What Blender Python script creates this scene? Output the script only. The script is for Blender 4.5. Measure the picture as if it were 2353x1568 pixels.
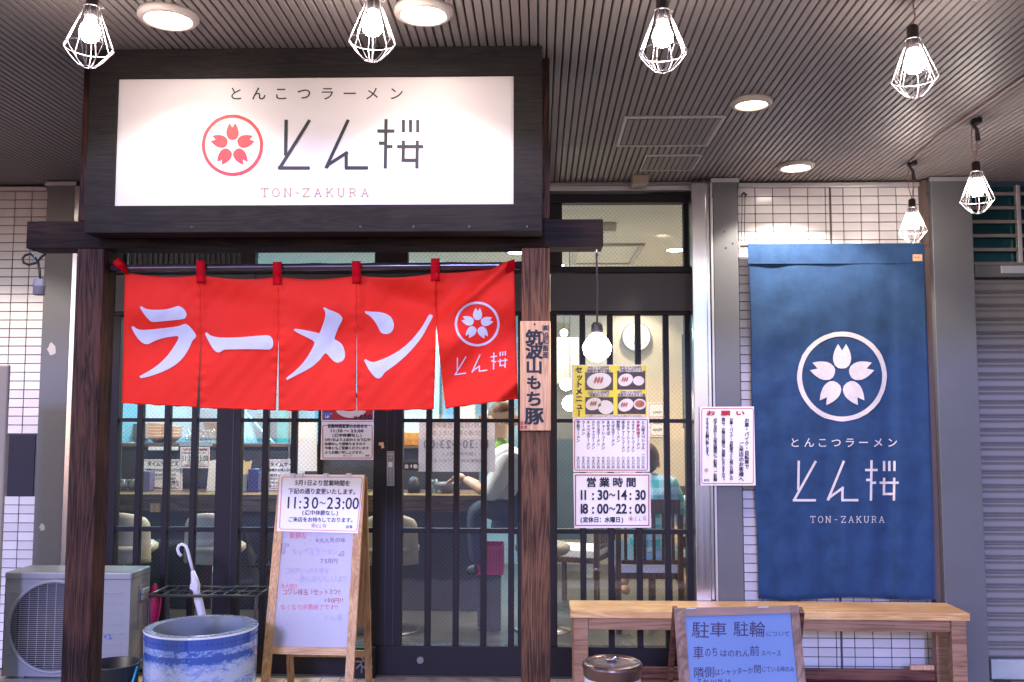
import bpy, bmesh, math, random
from mathutils import Vector, Matrix
random.seed(7)
for o in list(bpy.data.objects): bpy.data.objects.remove(o)
SC = bpy.context.scene
COL = SC.collection
R = math.radians

# ------------------------------------------------------------------ camera
FPX = 2183.0                      # focal length in units of the 2353 px wide layout sketch
CAM = Vector((0.0, -5.4, 1.45))
YAW, PITCH, ROLL = R(1.6), R(4.6), R(0.1)
cd = bpy.data.cameras.new('camera'); cam = bpy.data.objects.new('camera', cd); COL.objects.link(cam)
cd.sensor_width = 36; cd.lens = 3800/4096*36; cd.clip_end = 400; cd.clip_start = .05
RM = Matrix.Rotation(YAW, 3, 'Z') @ Matrix.Rotation(R(90)+PITCH, 3, 'X') @ Matrix.Rotation(ROLL, 3, 'Z')
cam.matrix_world = Matrix.Translation(CAM) @ RM.to_4x4()
SC.camera = cam

# ------------------------------------------------------------------ world, sun, exposure
w = bpy.data.worlds.new('World'); SC.world = w; w.use_nodes = True
nt = w.node_tree; nt.nodes.clear()
sky = nt.nodes.new('ShaderNodeTexSky'); sky.sky_type = 'NISHITA'; sky.sun_disc = False
sky.sun_elevation = R(16); sky.sun_rotation = R(215); sky.ozone_density = 6; sky.dust_density = .3; sky.air_density = 1.2
mul = nt.nodes.new('ShaderNodeMix'); mul.data_type = 'RGBA'; mul.blend_type = 'MULTIPLY'; mul.inputs[0].default_value = 1
mul.inputs[7].default_value = (1.0, .78, .86, 1)
bg = nt.nodes.new('ShaderNodeBackground'); bg.inputs[1].default_value = .15
wo = nt.nodes.new('ShaderNodeOutputWorld')
nt.links.new(sky.outputs[0], mul.inputs[6]); nt.links.new(mul.outputs[2], bg.inputs[0]); nt.links.new(bg.outputs[0], wo.inputs[0])
sl = bpy.data.lights.new('sun', 'SUN'); sl.energy = .75; sl.angle = R(6); sl.color = (.40, .42, 1.0)
so = bpy.data.objects.new('sun', sl); COL.objects.link(so)
so.rotation_euler = Vector((.08, 1.0, -.30)).to_track_quat('-Z', 'Y').to_euler(); so.location = (-4, -9, 5)
SC.view_settings.view_transform = 'Standard'; SC.view_settings.look = 'None'
SC.view_settings.exposure = 1.6; SC.view_settings.gamma = 1; SC.view_settings.use_curve_mapping = False
SC.render.engine = 'CYCLES'; SC.cycles.use_denoising = True; SC.cycles.max_bounces = 8
SC.cycles.transparent_max_bounces = 16; SC.cycles.sample_clamp_indirect = 4; SC.cycles.caustics_reflective = False; SC.cycles.caustics_refractive = False

# ------------------------------------------------------------------ layout helpers
def ray(u, v):
    return RM @ Vector(((u-1176.5)/FPX, (784-v)/FPX, -1))
def P(u, v, Y):
    d = ray(u, v); return CAM + d*((Y-CAM.y)/d.y)
def PZ(u, v, Z):
    d = ray(u, v); return CAM + d*((Z-CAM.z)/d.z)
def X(u, v, Y): return P(u, v, Y).x
def Z(u, v, Y): return P(u, v, Y).z
def zt(ox, oy, s=1100/2353):                 # enlarged-crop coordinates -> layout coordinates
    k = 4096/2353
    return lambda x, y: ((ox+x*s)/k, (oy+y*s)/k)
T31, T32, T33, T34 = zt(0, 1350), zt(1000, 1350), zt(2000, 1350), zt(3000, 1350, 1096/2353)
T22 = zt(1000, 660)

# ------------------------------------------------------------------ object helpers
def wloc(o):
    l = Vector((0, 0, 0))
    while o is not None: l += o.location; o = o.parent
    return l
def thing(name, label, cat, loc, group=None):
    o = bpy.data.objects.new(name, None); COL.objects.link(o); o.location = loc; o.empty_display_size = .1
    o['label'] = label; o['category'] = cat
    if group: o['group'] = group
    return o
def tag(o, label, cat, group=None, kind=None):
    if label: o['label'] = label
    if cat: o['category'] = cat
    if group: o['group'] = group
    if kind: o['kind'] = kind
    return o
class MB:
    def __init__(s): s.v = []; s.f = []; s.mi = []; s.m = 0
    def face(s, idx): s.f.append(tuple(idx)); s.mi.append(s.m)
    def add(s, vs, fs):
        b = len(s.v); s.v += [Vector(q) for q in vs]
        for f in fs: s.face([b+i for i in f])
        return s
    def box(s, x0, x1, y0, y1, z0, z1):
        if x0 > x1: x0, x1 = x1, x0
        if y0 > y1: y0, y1 = y1, y0
        if z0 > z1: z0, z1 = z1, z0
        vs = [(x, y, z) for z in (z0, z1) for y in (y0, y1) for x in (x0, x1)]
        return s.add(vs, [(0, 2, 3, 1), (4, 5, 7, 6), (0, 1, 5, 4), (2, 6, 7, 3), (0, 4, 6, 2), (1, 3, 7, 5)])
    def beam(s, a, b, w, d, up=(0, -1, 0)):
        "square bar from a to b; d is its size along up, w across"
        a = Vector(a); b = Vector(b); t = (b-a).normalized(); up = Vector(up); up = (up - t*up.dot(t)).normalized(); r = t.cross(up)
        vs = [p + r*(i*w/2) + up*(j*d/2) for p in (a, b) for i, j in ((-1, -1), (1, -1), (1, 1), (-1, 1))]
        return s.add(vs, [(3, 2, 1, 0), (4, 5, 6, 7), (0, 1, 5, 4), (1, 2, 6, 5), (2, 3, 7, 6), (3, 0, 4, 7)])
    def tube(s, pts, r, n=8, cap=True):
        pts = [Vector(p) for p in pts]; rings = []
        rr = r if isinstance(r, (list, tuple)) else [r]*len(pts)
        up = None
        for i, p in enumerate(pts):
            t = (pts[min(i+1, len(pts)-1)] - pts[max(i-1, 0)]).normalized()
            if up is None: up = Vector((0, 0, 1)) if abs(t.z) < .9 else Vector((0, 1, 0))
            up = (up - t*up.dot(t)).normalized(); q = t.cross(up)
            rings.append([p + (up*math.cos(2*math.pi*k/n) + q*math.sin(2*math.pi*k/n))*rr[i] for k in range(n)])
        b = len(s.v)
        for g in rings: s.v += g
        for i in range(len(rings)-1):
            for k in range(n):
                s.face((b+i*n+k, b+i*n+(k+1) % n, b+(i+1)*n+(k+1) % n, b+(i+1)*n+k))
        if cap:
            s.face([b+k for k in range(n)][::-1]); s.face([b+(len(rings)-1)*n+k for k in range(n)])
        return s
    def lathe(s, prof, c=(0, 0, 0), n=32, sy=1.0):
        c = Vector(c); b = len(s.v)
        for r, z in prof:
            for k in range(n):
                a = 2*math.pi*k/n; s.v.append(c + Vector((r*math.cos(a), r*sy*math.sin(a), z)))
        for i in range(len(prof)-1):
            for k in range(n):
                s.face((b+i*n+k, b+i*n+(k+1) % n, b+(i+1)*n+(k+1) % n, b+(i+1)*n+k))
        return s
    def prism(s, poly, y0, y1):
        "polygon in x,z extruded from y0 (front) to y1"
        n = len(poly); b = len(s.v)
        s.v += [Vector((x, y0, z)) for x, z in poly] + [Vector((x, y1, z)) for x, z in poly]
        s.face([b+i for i in range(n)]); s.face([b+n+i for i in range(n)][::-1])
        for i in range(n): s.face((b+i, b+n+i, b+n+(i+1) % n, b+(i+1) % n))
        return s
def mkmesh(name, mb, mats, off=Vector((0, 0, 0)), smooth=False, fix=True):
    me = bpy.data.meshes.new(name)
    me.from_pydata([v-off for v in mb.v], [], mb.f)
    for m in (mats if isinstance(mats, (list, tuple)) else [mats]): me.materials.append(m)
    if any(mb.mi): me.polygons.foreach_set('material_index', mb.mi)
    if fix:
        bm = bmesh.new(); bm.from_mesh(me); bmesh.ops.recalc_face_normals(bm, faces=bm.faces); bm.to_mesh(me); bm.free()
    if smooth: me.polygons.foreach_set('use_smooth', [True]*len(me.polygons))
    me.update(); return me
def obj(name, mb, mats, parent=None, smooth=False, bevel=0, fix=True, seg=2):
    if parent is not None: off = wloc(parent)
    else:
        xs = [v.x for v in mb.v]; ys = [v.y for v in mb.v]; zs = [v.z for v in mb.v]
        off = Vector(((min(xs)+max(xs))/2, (min(ys)+max(ys))/2, min(zs)))
    o = bpy.data.objects.new(name, mkmesh(name, mb, mats, off, smooth, fix)); COL.objects.link(o)
    if parent is not None: o.parent = parent
    else: o.location = off
    if bevel:
        m = o.modifiers.new('edge', 'BEVEL'); m.width = bevel; m.segments = seg; m.limit_method = 'ANGLE'; m.angle_limit = R(40)
    return o
def inst(name, me, loc, parent, bevel=0, rot=None, scale=None):
    o = bpy.data.objects.new(name, me); COL.objects.link(o); o.parent = parent
    o.location = Vector(loc) - (wloc(parent) if parent else Vector((0, 0, 0)))
    if rot: o.rotation_euler = rot
    if scale: o.scale = scale
    if bevel:
        m = o.modifiers.new('edge', 'BEVEL'); m.width = bevel; m.segments = 1
    return o
def struct(name, mb, mats, parent=None, **k):
    o = obj(name, mb, mats, parent, **k)
    if parent is None: o['kind'] = 'structure'
    return o
def copy_tree(o, parent=None):
    c = o.copy(); COL.objects.link(c); c.parent = parent
    for ch in list(o.children): copy_tree(ch, c)
    return c

# ------------------------------------------------------------------ materials
def srgb(r, g, b):
    f = lambda c: ((c/255+.055)/1.055)**2.4 if c > 10 else c/255/12.92
    return (f(r), f(g), f(b))
def base(name):
    m = bpy.data.materials.new(name); m.use_nodes = True
    return m, m.node_tree.nodes, m.node_tree.links, m.node_tree.nodes['Principled BSDF']
def mat(name, col, rough=.6, metal=0, var=.12, scale=6, bump=0, bscale=80, coat=0, trans=0, stretch=(1, 1, 1), spec=.5):
    m, N, L, b = base(name)
    tc = N.new('ShaderNodeTexCoord'); mp = N.new('ShaderNodeMapping'); mp.inputs['Scale'].default_value = stretch
    L.new(tc.outputs['Object'], mp.inputs[0])
    no = N.new('ShaderNodeTexNoise'); no.inputs['Scale'].default_value = scale; no.inputs['Detail'].default_value = 6; no.inputs['Roughness'].default_value = .65
    L.new(mp.outputs[0], no.inputs['Vector'])
    cr = N.new('ShaderNodeValToRGB'); cr.color_ramp.elements[0].position = .3; cr.color_ramp.elements[1].position = .7
    cr.color_ramp.elements[0].color = tuple(c*(1-var) for c in col)+(1,); cr.color_ramp.elements[1].color = tuple(min(1, c*(1+var)) for c in col)+(1,)
    L.new(no.outputs[0], cr.inputs[0]); L.new(cr.outputs[0], b.inputs['Base Color'])
    b.inputs['Roughness'].default_value = rough; b.inputs['Metallic'].default_value = metal; b.inputs['Specular IOR Level'].default_value = spec
    if var > .02:
        mr = N.new('ShaderNodeMapRange'); mr.inputs[3].default_value = max(.02, rough-.08); mr.inputs[4].default_value = min(1, rough+.1)
        L.new(no.outputs[0], mr.inputs[0]); L.new(mr.outputs[0], b.inputs['Roughness'])
    if bump:
        n2 = N.new('ShaderNodeTexNoise'); n2.inputs['Scale'].default_value = bscale; n2.inputs['Detail'].default_value = 4
        L.new(mp.outputs[0], n2.inputs['Vector']); bu = N.new('ShaderNodeBump'); bu.inputs['Strength'].default_value = bump; bu.inputs['Distance'].default_value = .004
        L.new(n2.outputs[0], bu.inputs['Height']); L.new(bu.outputs[0], b.inputs['Normal'])
    if coat: b.inputs['Coat Weight'].default_value = coat; b.inputs['Coat Roughness'].default_value = .1
    if trans:
        t = N.new('ShaderNodeBsdfTranslucent'); mx = N.new('ShaderNodeMixShader'); mx.inputs[0].default_value = trans
        L.new(cr.outputs[0], t.inputs[0]); L.new(b.outputs[0], mx.inputs[1]); L.new(t.outputs[0], mx.inputs[2]); L.new(mx.outputs[0], N['Material Output'].inputs[0])
    return m
def wood(name, dark, light, axis='z', rough=.55, gscale=14, bump=.25, contrast=(.35, .68)):
    m, N, L, b = base(name)
    tc = N.new('ShaderNodeTexCoord'); mp = N.new('ShaderNodeMapping'); a = .055
    mp.inputs['Scale'].default_value = {'z': (1, 1, a), 'x': (a, 1, 1), 'y': (1, a, 1)}[axis]
    L.new(tc.outputs['Object'], mp.inputs[0])
    n0 = N.new('ShaderNodeTexNoise'); n0.inputs['Scale'].default_value = gscale; n0.inputs['Detail'].default_value = 3; n0.inputs['Distortion'].default_value = 1.6
    L.new(mp.outputs[0], n0.inputs['Vector'])
    mm = N.new('ShaderNodeMath'); mm.operation = 'MULTIPLY'; mm.inputs[1].default_value = 7.0; L.new(n0.outputs[0], mm.inputs[0])
    fr = N.new('ShaderNodeMath'); fr.operation = 'PINGPONG'; fr.inputs[1].default_value = .5; L.new(mm.outputs[0], fr.inputs[0])
    n1 = N.new('ShaderNodeTexNoise'); n1.inputs['Scale'].default_value = gscale*11; n1.inputs['Detail'].default_value = 4; L.new(mp.outputs[0], n1.inputs['Vector'])
    n2 = N.new('ShaderNodeTexNoise'); n2.inputs['Scale'].default_value = 2.6; n2.inputs['Detail'].default_value = 5; L.new(tc.outputs['Object'], n2.inputs['Vector'])
    ad = N.new('ShaderNodeMath'); ad.operation = 'MULTIPLY_ADD'; ad.inputs[1].default_value = .55; L.new(fr.outputs[0], ad.inputs[0])
    s1 = N.new('ShaderNodeMath'); s1.operation = 'MULTIPLY'; s1.inputs[1].default_value = .45; L.new(n1.outputs[0], s1.inputs[0]); L.new(s1.outputs[0], ad.inputs[2])
    s2 = N.new('ShaderNodeMath'); s2.operation = 'MULTIPLY_ADD'; s2.inputs[1].default_value = .9; L.new(n2.outputs[0], s2.inputs[0]); 
    s3 = N.new('ShaderNodeMath'); s3.operation = 'SUBTRACT'; s3.inputs[1].default_value = .3; L.new(ad.outputs[0], s3.inputs[0]); L.new(s3.outputs[0], s2.inputs[2])
    cr = N.new('ShaderNodeValToRGB'); cr.color_ramp.elements[0].position = contrast[0]; cr.color_ramp.elements[1].position = contrast[1]
    cr.color_ramp.elements[0].color = dark+(1,); cr.color_ramp.elements[1].color = light+(1,)
    L.new(s2.outputs[0], cr.inputs[0]); L.new(cr.outputs[0], b.inputs['Base Color']); b.inputs['Roughness'].default_value = rough; b.inputs['Specular IOR Level'].default_value = .18
    bu = N.new('ShaderNodeBump'); bu.inputs['Strength'].default_value = bump; bu.inputs['Distance'].default_value = .003
    L.new(ad.outputs[0], bu.inputs['Height']); L.new(bu.outputs[0], b.inputs['Normal'])
    return m
def emit(name, col, s):
    m = bpy.data.materials.new(name); m.use_nodes = True; N = m.node_tree.nodes; N.clear()
    e = N.new('ShaderNodeEmission'); e.inputs[0].default_value = tuple(col)+(1,); e.inputs[1].default_value = s
    o = N.new('ShaderNodeOutputMaterial'); m.node_tree.links.new(e.outputs[0], o.inputs[0]); return m
def glass(name, tint=(.93, .96, .95), wires=True, refl=.05):
    m = bpy.data.materials.new(name); m.use_nodes = True; N = m.node_tree.nodes; L = m.node_tree.links; N.clear()
    t = N.new('ShaderNodeBsdfTransparent'); t.inputs[0].default_value = tint+(1,)
    g = N.new('ShaderNodeBsdfGlossy'); g.inputs['Roughness'].default_value = .02
    lw = N.new('ShaderNodeLayerWeight'); lw.inputs[0].default_value = .35
    ma = N.new('ShaderNodeMath'); ma.operation = 'MULTIPLY_ADD'; ma.inputs[1].default_value = .5; ma.inputs[2].default_value = refl
    L.new(lw.outputs['Facing'], ma.inputs[0])
    pw = N.new('ShaderNodeMath'); pw.operation = 'POWER'; pw.inputs[1].default_value = 2.5; L.new(lw.outputs['Facing'], pw.inputs[0]); L.new(pw.outputs[0], ma.inputs[0])
    mx = N.new('ShaderNodeMixShader'); L.new(ma.outputs[0], mx.inputs[0]); L.new(t.outputs[0], mx.inputs[1]); L.new(g.outputs[0], mx.inputs[2])
    out = N.new('ShaderNodeOutputMaterial'); last = mx
    if wires:
        tc = N.new('ShaderNodeTexCoord'); se = N.new('ShaderNodeSeparateXYZ'); L.new(tc.outputs['Object'], se.inputs[0]); vals = []
        for op in ('ADD', 'SUBTRACT'):
            a = N.new('ShaderNodeMath'); a.operation = op; L.new(se.outputs[0], a.inputs[0]); L.new(se.outputs[2], a.inputs[1])
            p = N.new('ShaderNodeMath'); p.operation = 'PINGPONG'; p.inputs[1].default_value = .0128; L.new(a.outputs[0], p.inputs[0])
            c = N.new('ShaderNodeMath'); c.operation = 'LESS_THAN'; c.inputs[1].default_value = .0004; L.new(p.outputs[0], c.inputs[0]); vals.append(c)
        mxx = N.new('ShaderNodeMath'); mxx.operation = 'MAXIMUM'; L.new(vals[0].outputs[0], mxx.inputs[0]); L.new(vals[1].outputs[0], mxx.inputs[1])
        sc = N.new('ShaderNodeMath'); sc.operation = 'MULTIPLY'; sc.inputs[1].default_value = .55; L.new(mxx.outputs[0], sc.inputs[0])
        pb = N.new('ShaderNodeBsdfPrincipled'); pb.inputs['Base Color'].default_value = (.28, .27, .27, 1); pb.inputs['Metallic'].default_value = .4; pb.inputs['Roughness'].default_value = .45
        m2 = N.new('ShaderNodeMixShader'); L.new(sc.outputs[0], m2.inputs[0]); L.new(mx.outputs[0], m2.inputs[1]); L.new(pb.outputs[0], m2.inputs[2]); last = m2
    L.new(last.outputs[0], out.inputs[0]); return m

M = dict(
  rib=mat('ceiling metal', (.205, .172, .165), .5, .12, .1, 3, .1, 300, stretch=(1, .2, 1)),
  ceil_back=mat('ceiling gap', (.055, .045, .05), .9),
  alu=mat('aluminium trim', (.50, .47, .48), .38, .6, .08, 4),
  steel=mat('stainless steel', (.62, .60, .62), .2, 1, .04, 3, .12, 60, stretch=(30, 1, .3)),
  pillar=mat('grey pillar paint', (.115, .115, .125), .42, .1, .14, 1.2, .12, 260),
  tile=mat('white glazed tile', (.76, .70, .71), .16, 0, .07, 1.7, .05, 50),
  grout=mat('dark grout', (.10, .085, .09), .9, 0, .2),
  frame=mat('dark bronze frame', (.014, .010, .014), .55, .1, .2, 5, spec=.3),
  spandrel=mat('charcoal panel', (.055, .050, .056), .5, .1, .12, 2),
  signbox=wood('charcoal stained board', (.0115, .0098, .0105), (.024, .0195, .0185), 'x', .75, 22, .08),
  sign=mat('white sign face', (.60, .54, .55), .42, 0, .015, 2),
  beamw=wood('dark stained beam', (.006, .0038, .004), (.030, .0145, .010), 'x', .7, 10, .3),
  postw=wood('dark brown post', (.010, .0038, .003), (.085, .032, .020), 'z', .6, 17, .35),
  postl=wood('brown post', (.038, .016, .009), (.20, .086, .042), 'z', .6, 19, .3),
  plank=wood('pale cedar plank', (.60, .30, .16), (.82, .49, .28), 'z', .6, 16, .1),
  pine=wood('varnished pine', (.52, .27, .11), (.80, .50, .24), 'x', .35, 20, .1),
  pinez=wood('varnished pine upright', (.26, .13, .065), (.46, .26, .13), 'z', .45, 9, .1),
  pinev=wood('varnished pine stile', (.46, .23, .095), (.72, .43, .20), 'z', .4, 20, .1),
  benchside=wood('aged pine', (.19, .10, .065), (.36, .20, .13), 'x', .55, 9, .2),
  oldwood=wood('greyed frame wood', (.15, .088, .07), (.29, .185, .15), 'z', .6, 9, .2),
  redwood=wood('reddish rail', (.07, .025, .02), (.22, .09, .06), 'x', .5, 9, .2),
  red=mat('red noren cloth', srgb(244, 52, 38), .6, 0, .05, 3, .12, 420, trans=.22, spec=.15),
  redseam=mat('red seam', srgb(200, 8, 26), .7, 0, .05, trans=.1, spec=.1),
  white_print=mat('white print on cloth', (.62, .62, .72), .55, 0, .03, 4, trans=.12),
  blue=mat('blue banner cloth', (.022, .056, .138), .8, 0, .24, 9, .5, 380, spec=.15),
  cream_print=mat('cream print on cloth', (.62, .55, .53), .7, 0, .10, 40),
  ink=mat('black ink', (.008, .008, .014), .6, 0, .05),
  redink=mat('red ink', (.40, .006, .014), .5, 0, .04),
  pinkink=mat('pink marker', srgb(222, 66, 110), .5, 0, .1),
  greyink=mat('faded marker', srgb(176, 160, 200), .5, 0, .1),
  purpleink=mat('purple marker', srgb(120, 84, 132), .5, 0, .1),
  brownink=mat('brown ink', (.30, .13, .075), .5, 0, .05),
  orangeink=mat('orange ink', srgb(232, 128, 70), .5, 0, .05),
  paper=mat('white laminated paper', (.86, .80, .83), .25, 0, .03, 3),
  paper2=mat('thin paper', (.84, .78, .84), .7, 0, .03, 3, trans=.45),
  yellow=mat('yellow print', srgb(236, 214, 50), .25, 0, .03),
  photo_dark=mat('menu photo background', srgb(62, 38, 40), .25, 0, .25, 20),
  plate=mat('menu photo plate', srgb(226, 214, 206), .25, 0, .05, 20),
  food=mat('menu photo dumplings', srgb(170, 92, 58), .3, 0, .4, 60),
  whiteboard=mat('whiteboard surface', (.40, .345, .37), .28, 0, .03, 3),
  black=mat('black plastic', (.02, .018, .022), .4, 0, .1),
  blackmetal=mat('black metal', (.035, .028, .032), .4, .3, .1),
  bronze=mat('dark bamboo', (.045, .028, .034), .22, 0, .3, 12, coat=.6, stretch=(1, 3, 3)),
  ac=mat('ivory appliance paint', (.27, .265, .275), .4, 0, .05, 2),
  acdark=mat('fan cavity', (.05, .045, .055), .7),
  wire=mat('grey wire', (.36, .35, .40), .4, .3, .05),
  cagewire=mat('zinc plated wire', (.52, .48, .50), .35, .7, .05),
  cord=mat('cord', (.30, .16, .15), .5),
  blackcord=mat('black cord', (.02, .018, .02), .5),
  beige=mat('beige cabinet paint', (.34, .28, .21), .5, 0, .05, 2),
  cream=mat('cream vinyl', (.42, .37, .29), .4, 0, .05, 4),
  chrome=mat('chrome', (.7, .7, .72), .15, 1, .03),
  floor_in=mat('interior tile floor', (.085, .085, .085), .3, 0, .25, 3),
  ceil_in=mat('interior ceiling paint', (.86, .80, .72), .8, 0, .03, 2),
  wall_in=mat('interior beige wall', (.66, .54, .40), .8, 0, .05, 2, .1, 200),
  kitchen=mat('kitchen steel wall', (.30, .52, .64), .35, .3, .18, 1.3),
  wood_in=wood('interior counter wood', (.09, .055, .045), (.20, .13, .10), 'x', .35, 8, .1),
  darkwood=wood('interior dark wood', (.06, .034, .026), (.16, .09, .06), 'z', .4, 8, .1),
  dark_in=mat('dark counter front', (.035, .033, .045), .6, 0, .2),
  paver=mat('pale paver', (.46, .37, .29), .75, 0, .16, 9, .3, 120),
  asphalt=mat('ground', (.12, .10, .10), .85, 0, .25, 14, .4, 160),
  matm=mat('entrance mat', (.14, .11, .12), .95, 0, .3, 90, .9, 260),
  ceramic=None,
  skin=mat('skin', (.50, .29, .21), .5, 0, .08, 8),
  hair=mat('brown hair', (.10, .05, .03), .5, 0, .3, 60, stretch=(1, 1, .2)),
  shirtw=mat('white shirt cloth', (.72, .72, .80), .8, 0, .06, 9),
  greencloth=mat('green cloth', srgb(128, 170, 66), .8, 0, .1),
  jeans=mat('dark trousers', (.04, .05, .09), .8, 0, .15, 20),
  bluejeans=mat('light blue denim', (.30, .50, .72), .8, 0, .15, 20),
  teal=mat('teal plaid', (.12, .55, .58), .8, 0, .4, 16, stretch=(1, 1, .4)),
  magenta=mat('magenta plastic', srgb(190, 20, 90), .5, 0, .1, 30),
  magcloth=mat('magenta umbrella cloth', srgb(176, 16, 74), .6, 0, .15),
  umb=mat('translucent white vinyl', (.66, .62, .70), .25, 0, .05),
  bowl=mat('bowl glaze', (.30, .25, .25), .25, 0, .1),
  glassware=glass('drinking glass', (.80, .92, .96), False, .25),
  pane=glass('wired glass'),
  paneclear=glass('clear glass', wires=False),
  bulb=emit('lit bulb', (1, .88, .80), 60),
  bulbbig=emit('lit globe bulb', (1, .86, .72), 24),
  down=emit('lit downlight', (1, .92, .80), 16),
  down_warm=emit('lit warm downlight', (1, .80, .52), 7),
  down_in=emit('lit ceiling lamp', (1, .95, .85), 10),
  tubecool=emit('cool fluorescent tube', (.45, .88, 1), 3.5),
  globe=emit('white glass globe', (1, .93, .82), 34),
  shutter=mat('shutter slat paint', (.22, .205, .205), .5, .3, .15, 2, .08, 100, stretch=(.2, 1, 4)),
  teal_glass=mat('dark teal glazing', (.006, .05, .065), .1, 0, .5, 1.5),
  sticker=mat('grey sticker', (.16, .15, .17), .4),
  cork=wood('easel back board', (.30, .16, .08), (.45, .27, .14), 'z', .6, 8, .1),
  gold=mat('chopstick paper', (.66, .46, .20), .6, 0, .1),
  amber=mat('amber noodles box', srgb(196, 132, 40), .5, 0, .3, 30),
  steeldull=mat('dull steel', (.26, .23, .24), .35, .7, .1, 5),
  cyan=mat('cyan handle', srgb(60, 190, 215), .4),
  dullwhite=mat('dull white plinth', (.50, .44, .44), .6, 0, .08, 4, .1, 80),
)

_b = M['blue'].node_tree.nodes['Principled BSDF']; _b.inputs['Sheen Weight'].default_value = .35; _b.inputs['Sheen Roughness'].default_value = .4; _b.inputs['Sheen Tint'].default_value = (.75, .70, 1, 1)

# ------------------------------------------------------------------ flat print: glyphs, strokes, emblem
from mathutils.geometry import tessellate_polygon
_G = {}
def glyph(ch, bold=0.0):
    if bold > .012: bold = .004
    k = (ch, bold)
    if k not in _G:
        c = bpy.data.curves.new('t', 'FONT'); c.body = ch; c.resolution_u = 3; c.offset = bold
        o = bpy.data.objects.new('t', c); m = o.to_mesh()
        vs = [(v.co.x, v.co.y) for v in m.vertices]; fs = [tuple(p.vertices) for p in m.polygons]
        o.to_mesh_clear(); bpy.data.objects.remove(o); bpy.data.curves.remove(c)
        _G[k] = (vs, fs)
    return _G[k]
class Ink:
    "collects flat shapes in layout coordinates (u right, v down)"
    def __init__(s): s.v = []; s.f = []; s.l = []
    def add(s, vs, fs, lay=0):
        b = len(s.v); s.v += vs; s.l += [lay]*len(vs); s.f += [tuple(b+i for i in f) for f in fs]; return s
    def poly(s, pts):
        t = tessellate_polygon([[Vector((x, y, 0)) for x, y in pts]]); return s.add(list(pts), [tuple(q) for q in t])
    def rect(s, x0, y0, x1, y1): return s.add([(x0, y0), (x1, y0), (x1, y1), (x0, y1)], [(0, 1, 2, 3)])
    def frame(s, x0, y0, x1, y1, t, r=0):
        n = 5; o = []; i = []
        for cx, cy, a0 in ((x1-r, y0+r, -90), (x1-r, y1-r, 0), (x0+r, y1-r, 90), (x0+r, y0+r, 180)):
            for k in range(n+1):
                a = R(a0+90*k/n); o.append((cx+r*math.cos(a), cy+r*math.sin(a))); q = max(r-t, 0)
                bx, by = cx+q*math.cos(a), cy+q*math.sin(a)
                if r < t: bx = cx+(-(t-r) if cx > (x0+x1)/2 else (t-r)); by = cy+(-(t-r) if cy > (y0+y1)/2 else (t-r))
                i.append((bx, by))
        m = len(o); return s.add(o+i, [(k, (k+1) % m, m+(k+1) % m, m+k) for k in range(m)])
    def ell(s, cx, cy, rx, ry, rot=0, n=28):
        c, d = math.cos(R(rot)), math.sin(R(rot)); pts = []
        for k in range(n):
            a = 2*math.pi*k/n; x, y = rx*math.cos(a), ry*math.sin(a); pts.append((cx+x*c-y*d, cy+x*d+y*c))
        return s.add(pts, [tuple(range(n))])
    def ring(s, cx, cy, r, t, n=64, wob=0, sy=1):
        o = [(cx+(r+random.uniform(-wob, wob))*math.cos(2*math.pi*k/n), cy+(r+random.uniform(-wob, wob))*sy*math.sin(2*math.pi*k/n)) for k in range(n)]
        i = [(cx+(r-t)*math.cos(2*math.pi*k/n), cy+(r-t)*sy*math.sin(2*math.pi*k/n)) for k in range(n)]
        return s.add(o+i, [(k, (k+1) % n, n+(k+1) % n, n+k) for k in range(n)])
    def stroke(s, pts, t, ext=0):
        for a, b in zip(pts, pts[1:]):
            dx, dy = b[0]-a[0], b[1]-a[1]; l = math.hypot(dx, dy) or 1; dx /= l; dy /= l; e = ext*t/2
            a2 = (a[0]-dx*e, a[1]-dy*e); b2 = (b[0]+dx*e, b[1]+dy*e); nx, ny = -dy*t/2, dx*t/2
            s.k = (getattr(s, 'k', 0)+1) % 5
            s.add([(a2[0]+nx, a2[1]+ny), (b2[0]+nx, b2[1]+ny), (b2[0]-nx, b2[1]-ny), (a2[0]-nx, a2[1]-ny)], [(0, 1, 2, 3)], s.k)
        return s
    def glyph(s, ch, cx, cy, sx, sy, bold=0, rot=0, jit=0):
        vs, fs = glyph(ch, bold)
        if not vs: return s
        asc = ord(ch) < 0x3000 and ch not in '〜'
        mx = (min(v[0] for v in vs)+max(v[0] for v in vs))/2 if asc else .5
        a = R(rot+random.uniform(-jit, jit)*90); sx *= 1+random.uniform(-1.5, 1.5)*jit; sy *= 1+random.uniform(-2, 2)*jit; c, d = math.cos(a), math.sin(a)
        jx, jy = random.uniform(-jit, jit)*sx, random.uniform(-jit, jit)*sy
        o = []
        if bold > .012:
            bb = bold*.8
            for k_, (ox, oy) in enumerate(((0, 0), (bb, bb), (-bb, bb), (bb, -bb), (-bb, -bb))):
                o = []
                for x, y in vs:
                    x = (x-mx); y = -(y-(.35 if asc else .38)); x, y = x*c-y*d, x*d+y*c
                    o.append((cx+jx+(x+ox)*sx, cy+jy+(y+oy)*sy))
                s.add(o, fs, k_)
            return s
        for x, y in vs:
            x = (x-mx); y = -(y-(.35 if asc else .38)); x, y = x*c-y*d, x*d+y*c
            o.append((cx+jx+x*sx, cy+jy+y*sy))
        return s.add(o, fs)
    def H(s, t, x0, x1, yc, size, bold=0, jit=0, slant=0):
        w = [(.32 if c in ' .:,!' else .6) if ord(c) < 0x2000 else 1.0 for c in t]; k = (x1-x0)/sum(w); x = x0
        for c, q in zip(t, w):
            if c != ' ': s.glyph(c, x+k*q/2, yc+slant*(x-x0), k, size, bold, 0, jit)
            x += k*q
        return s
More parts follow.
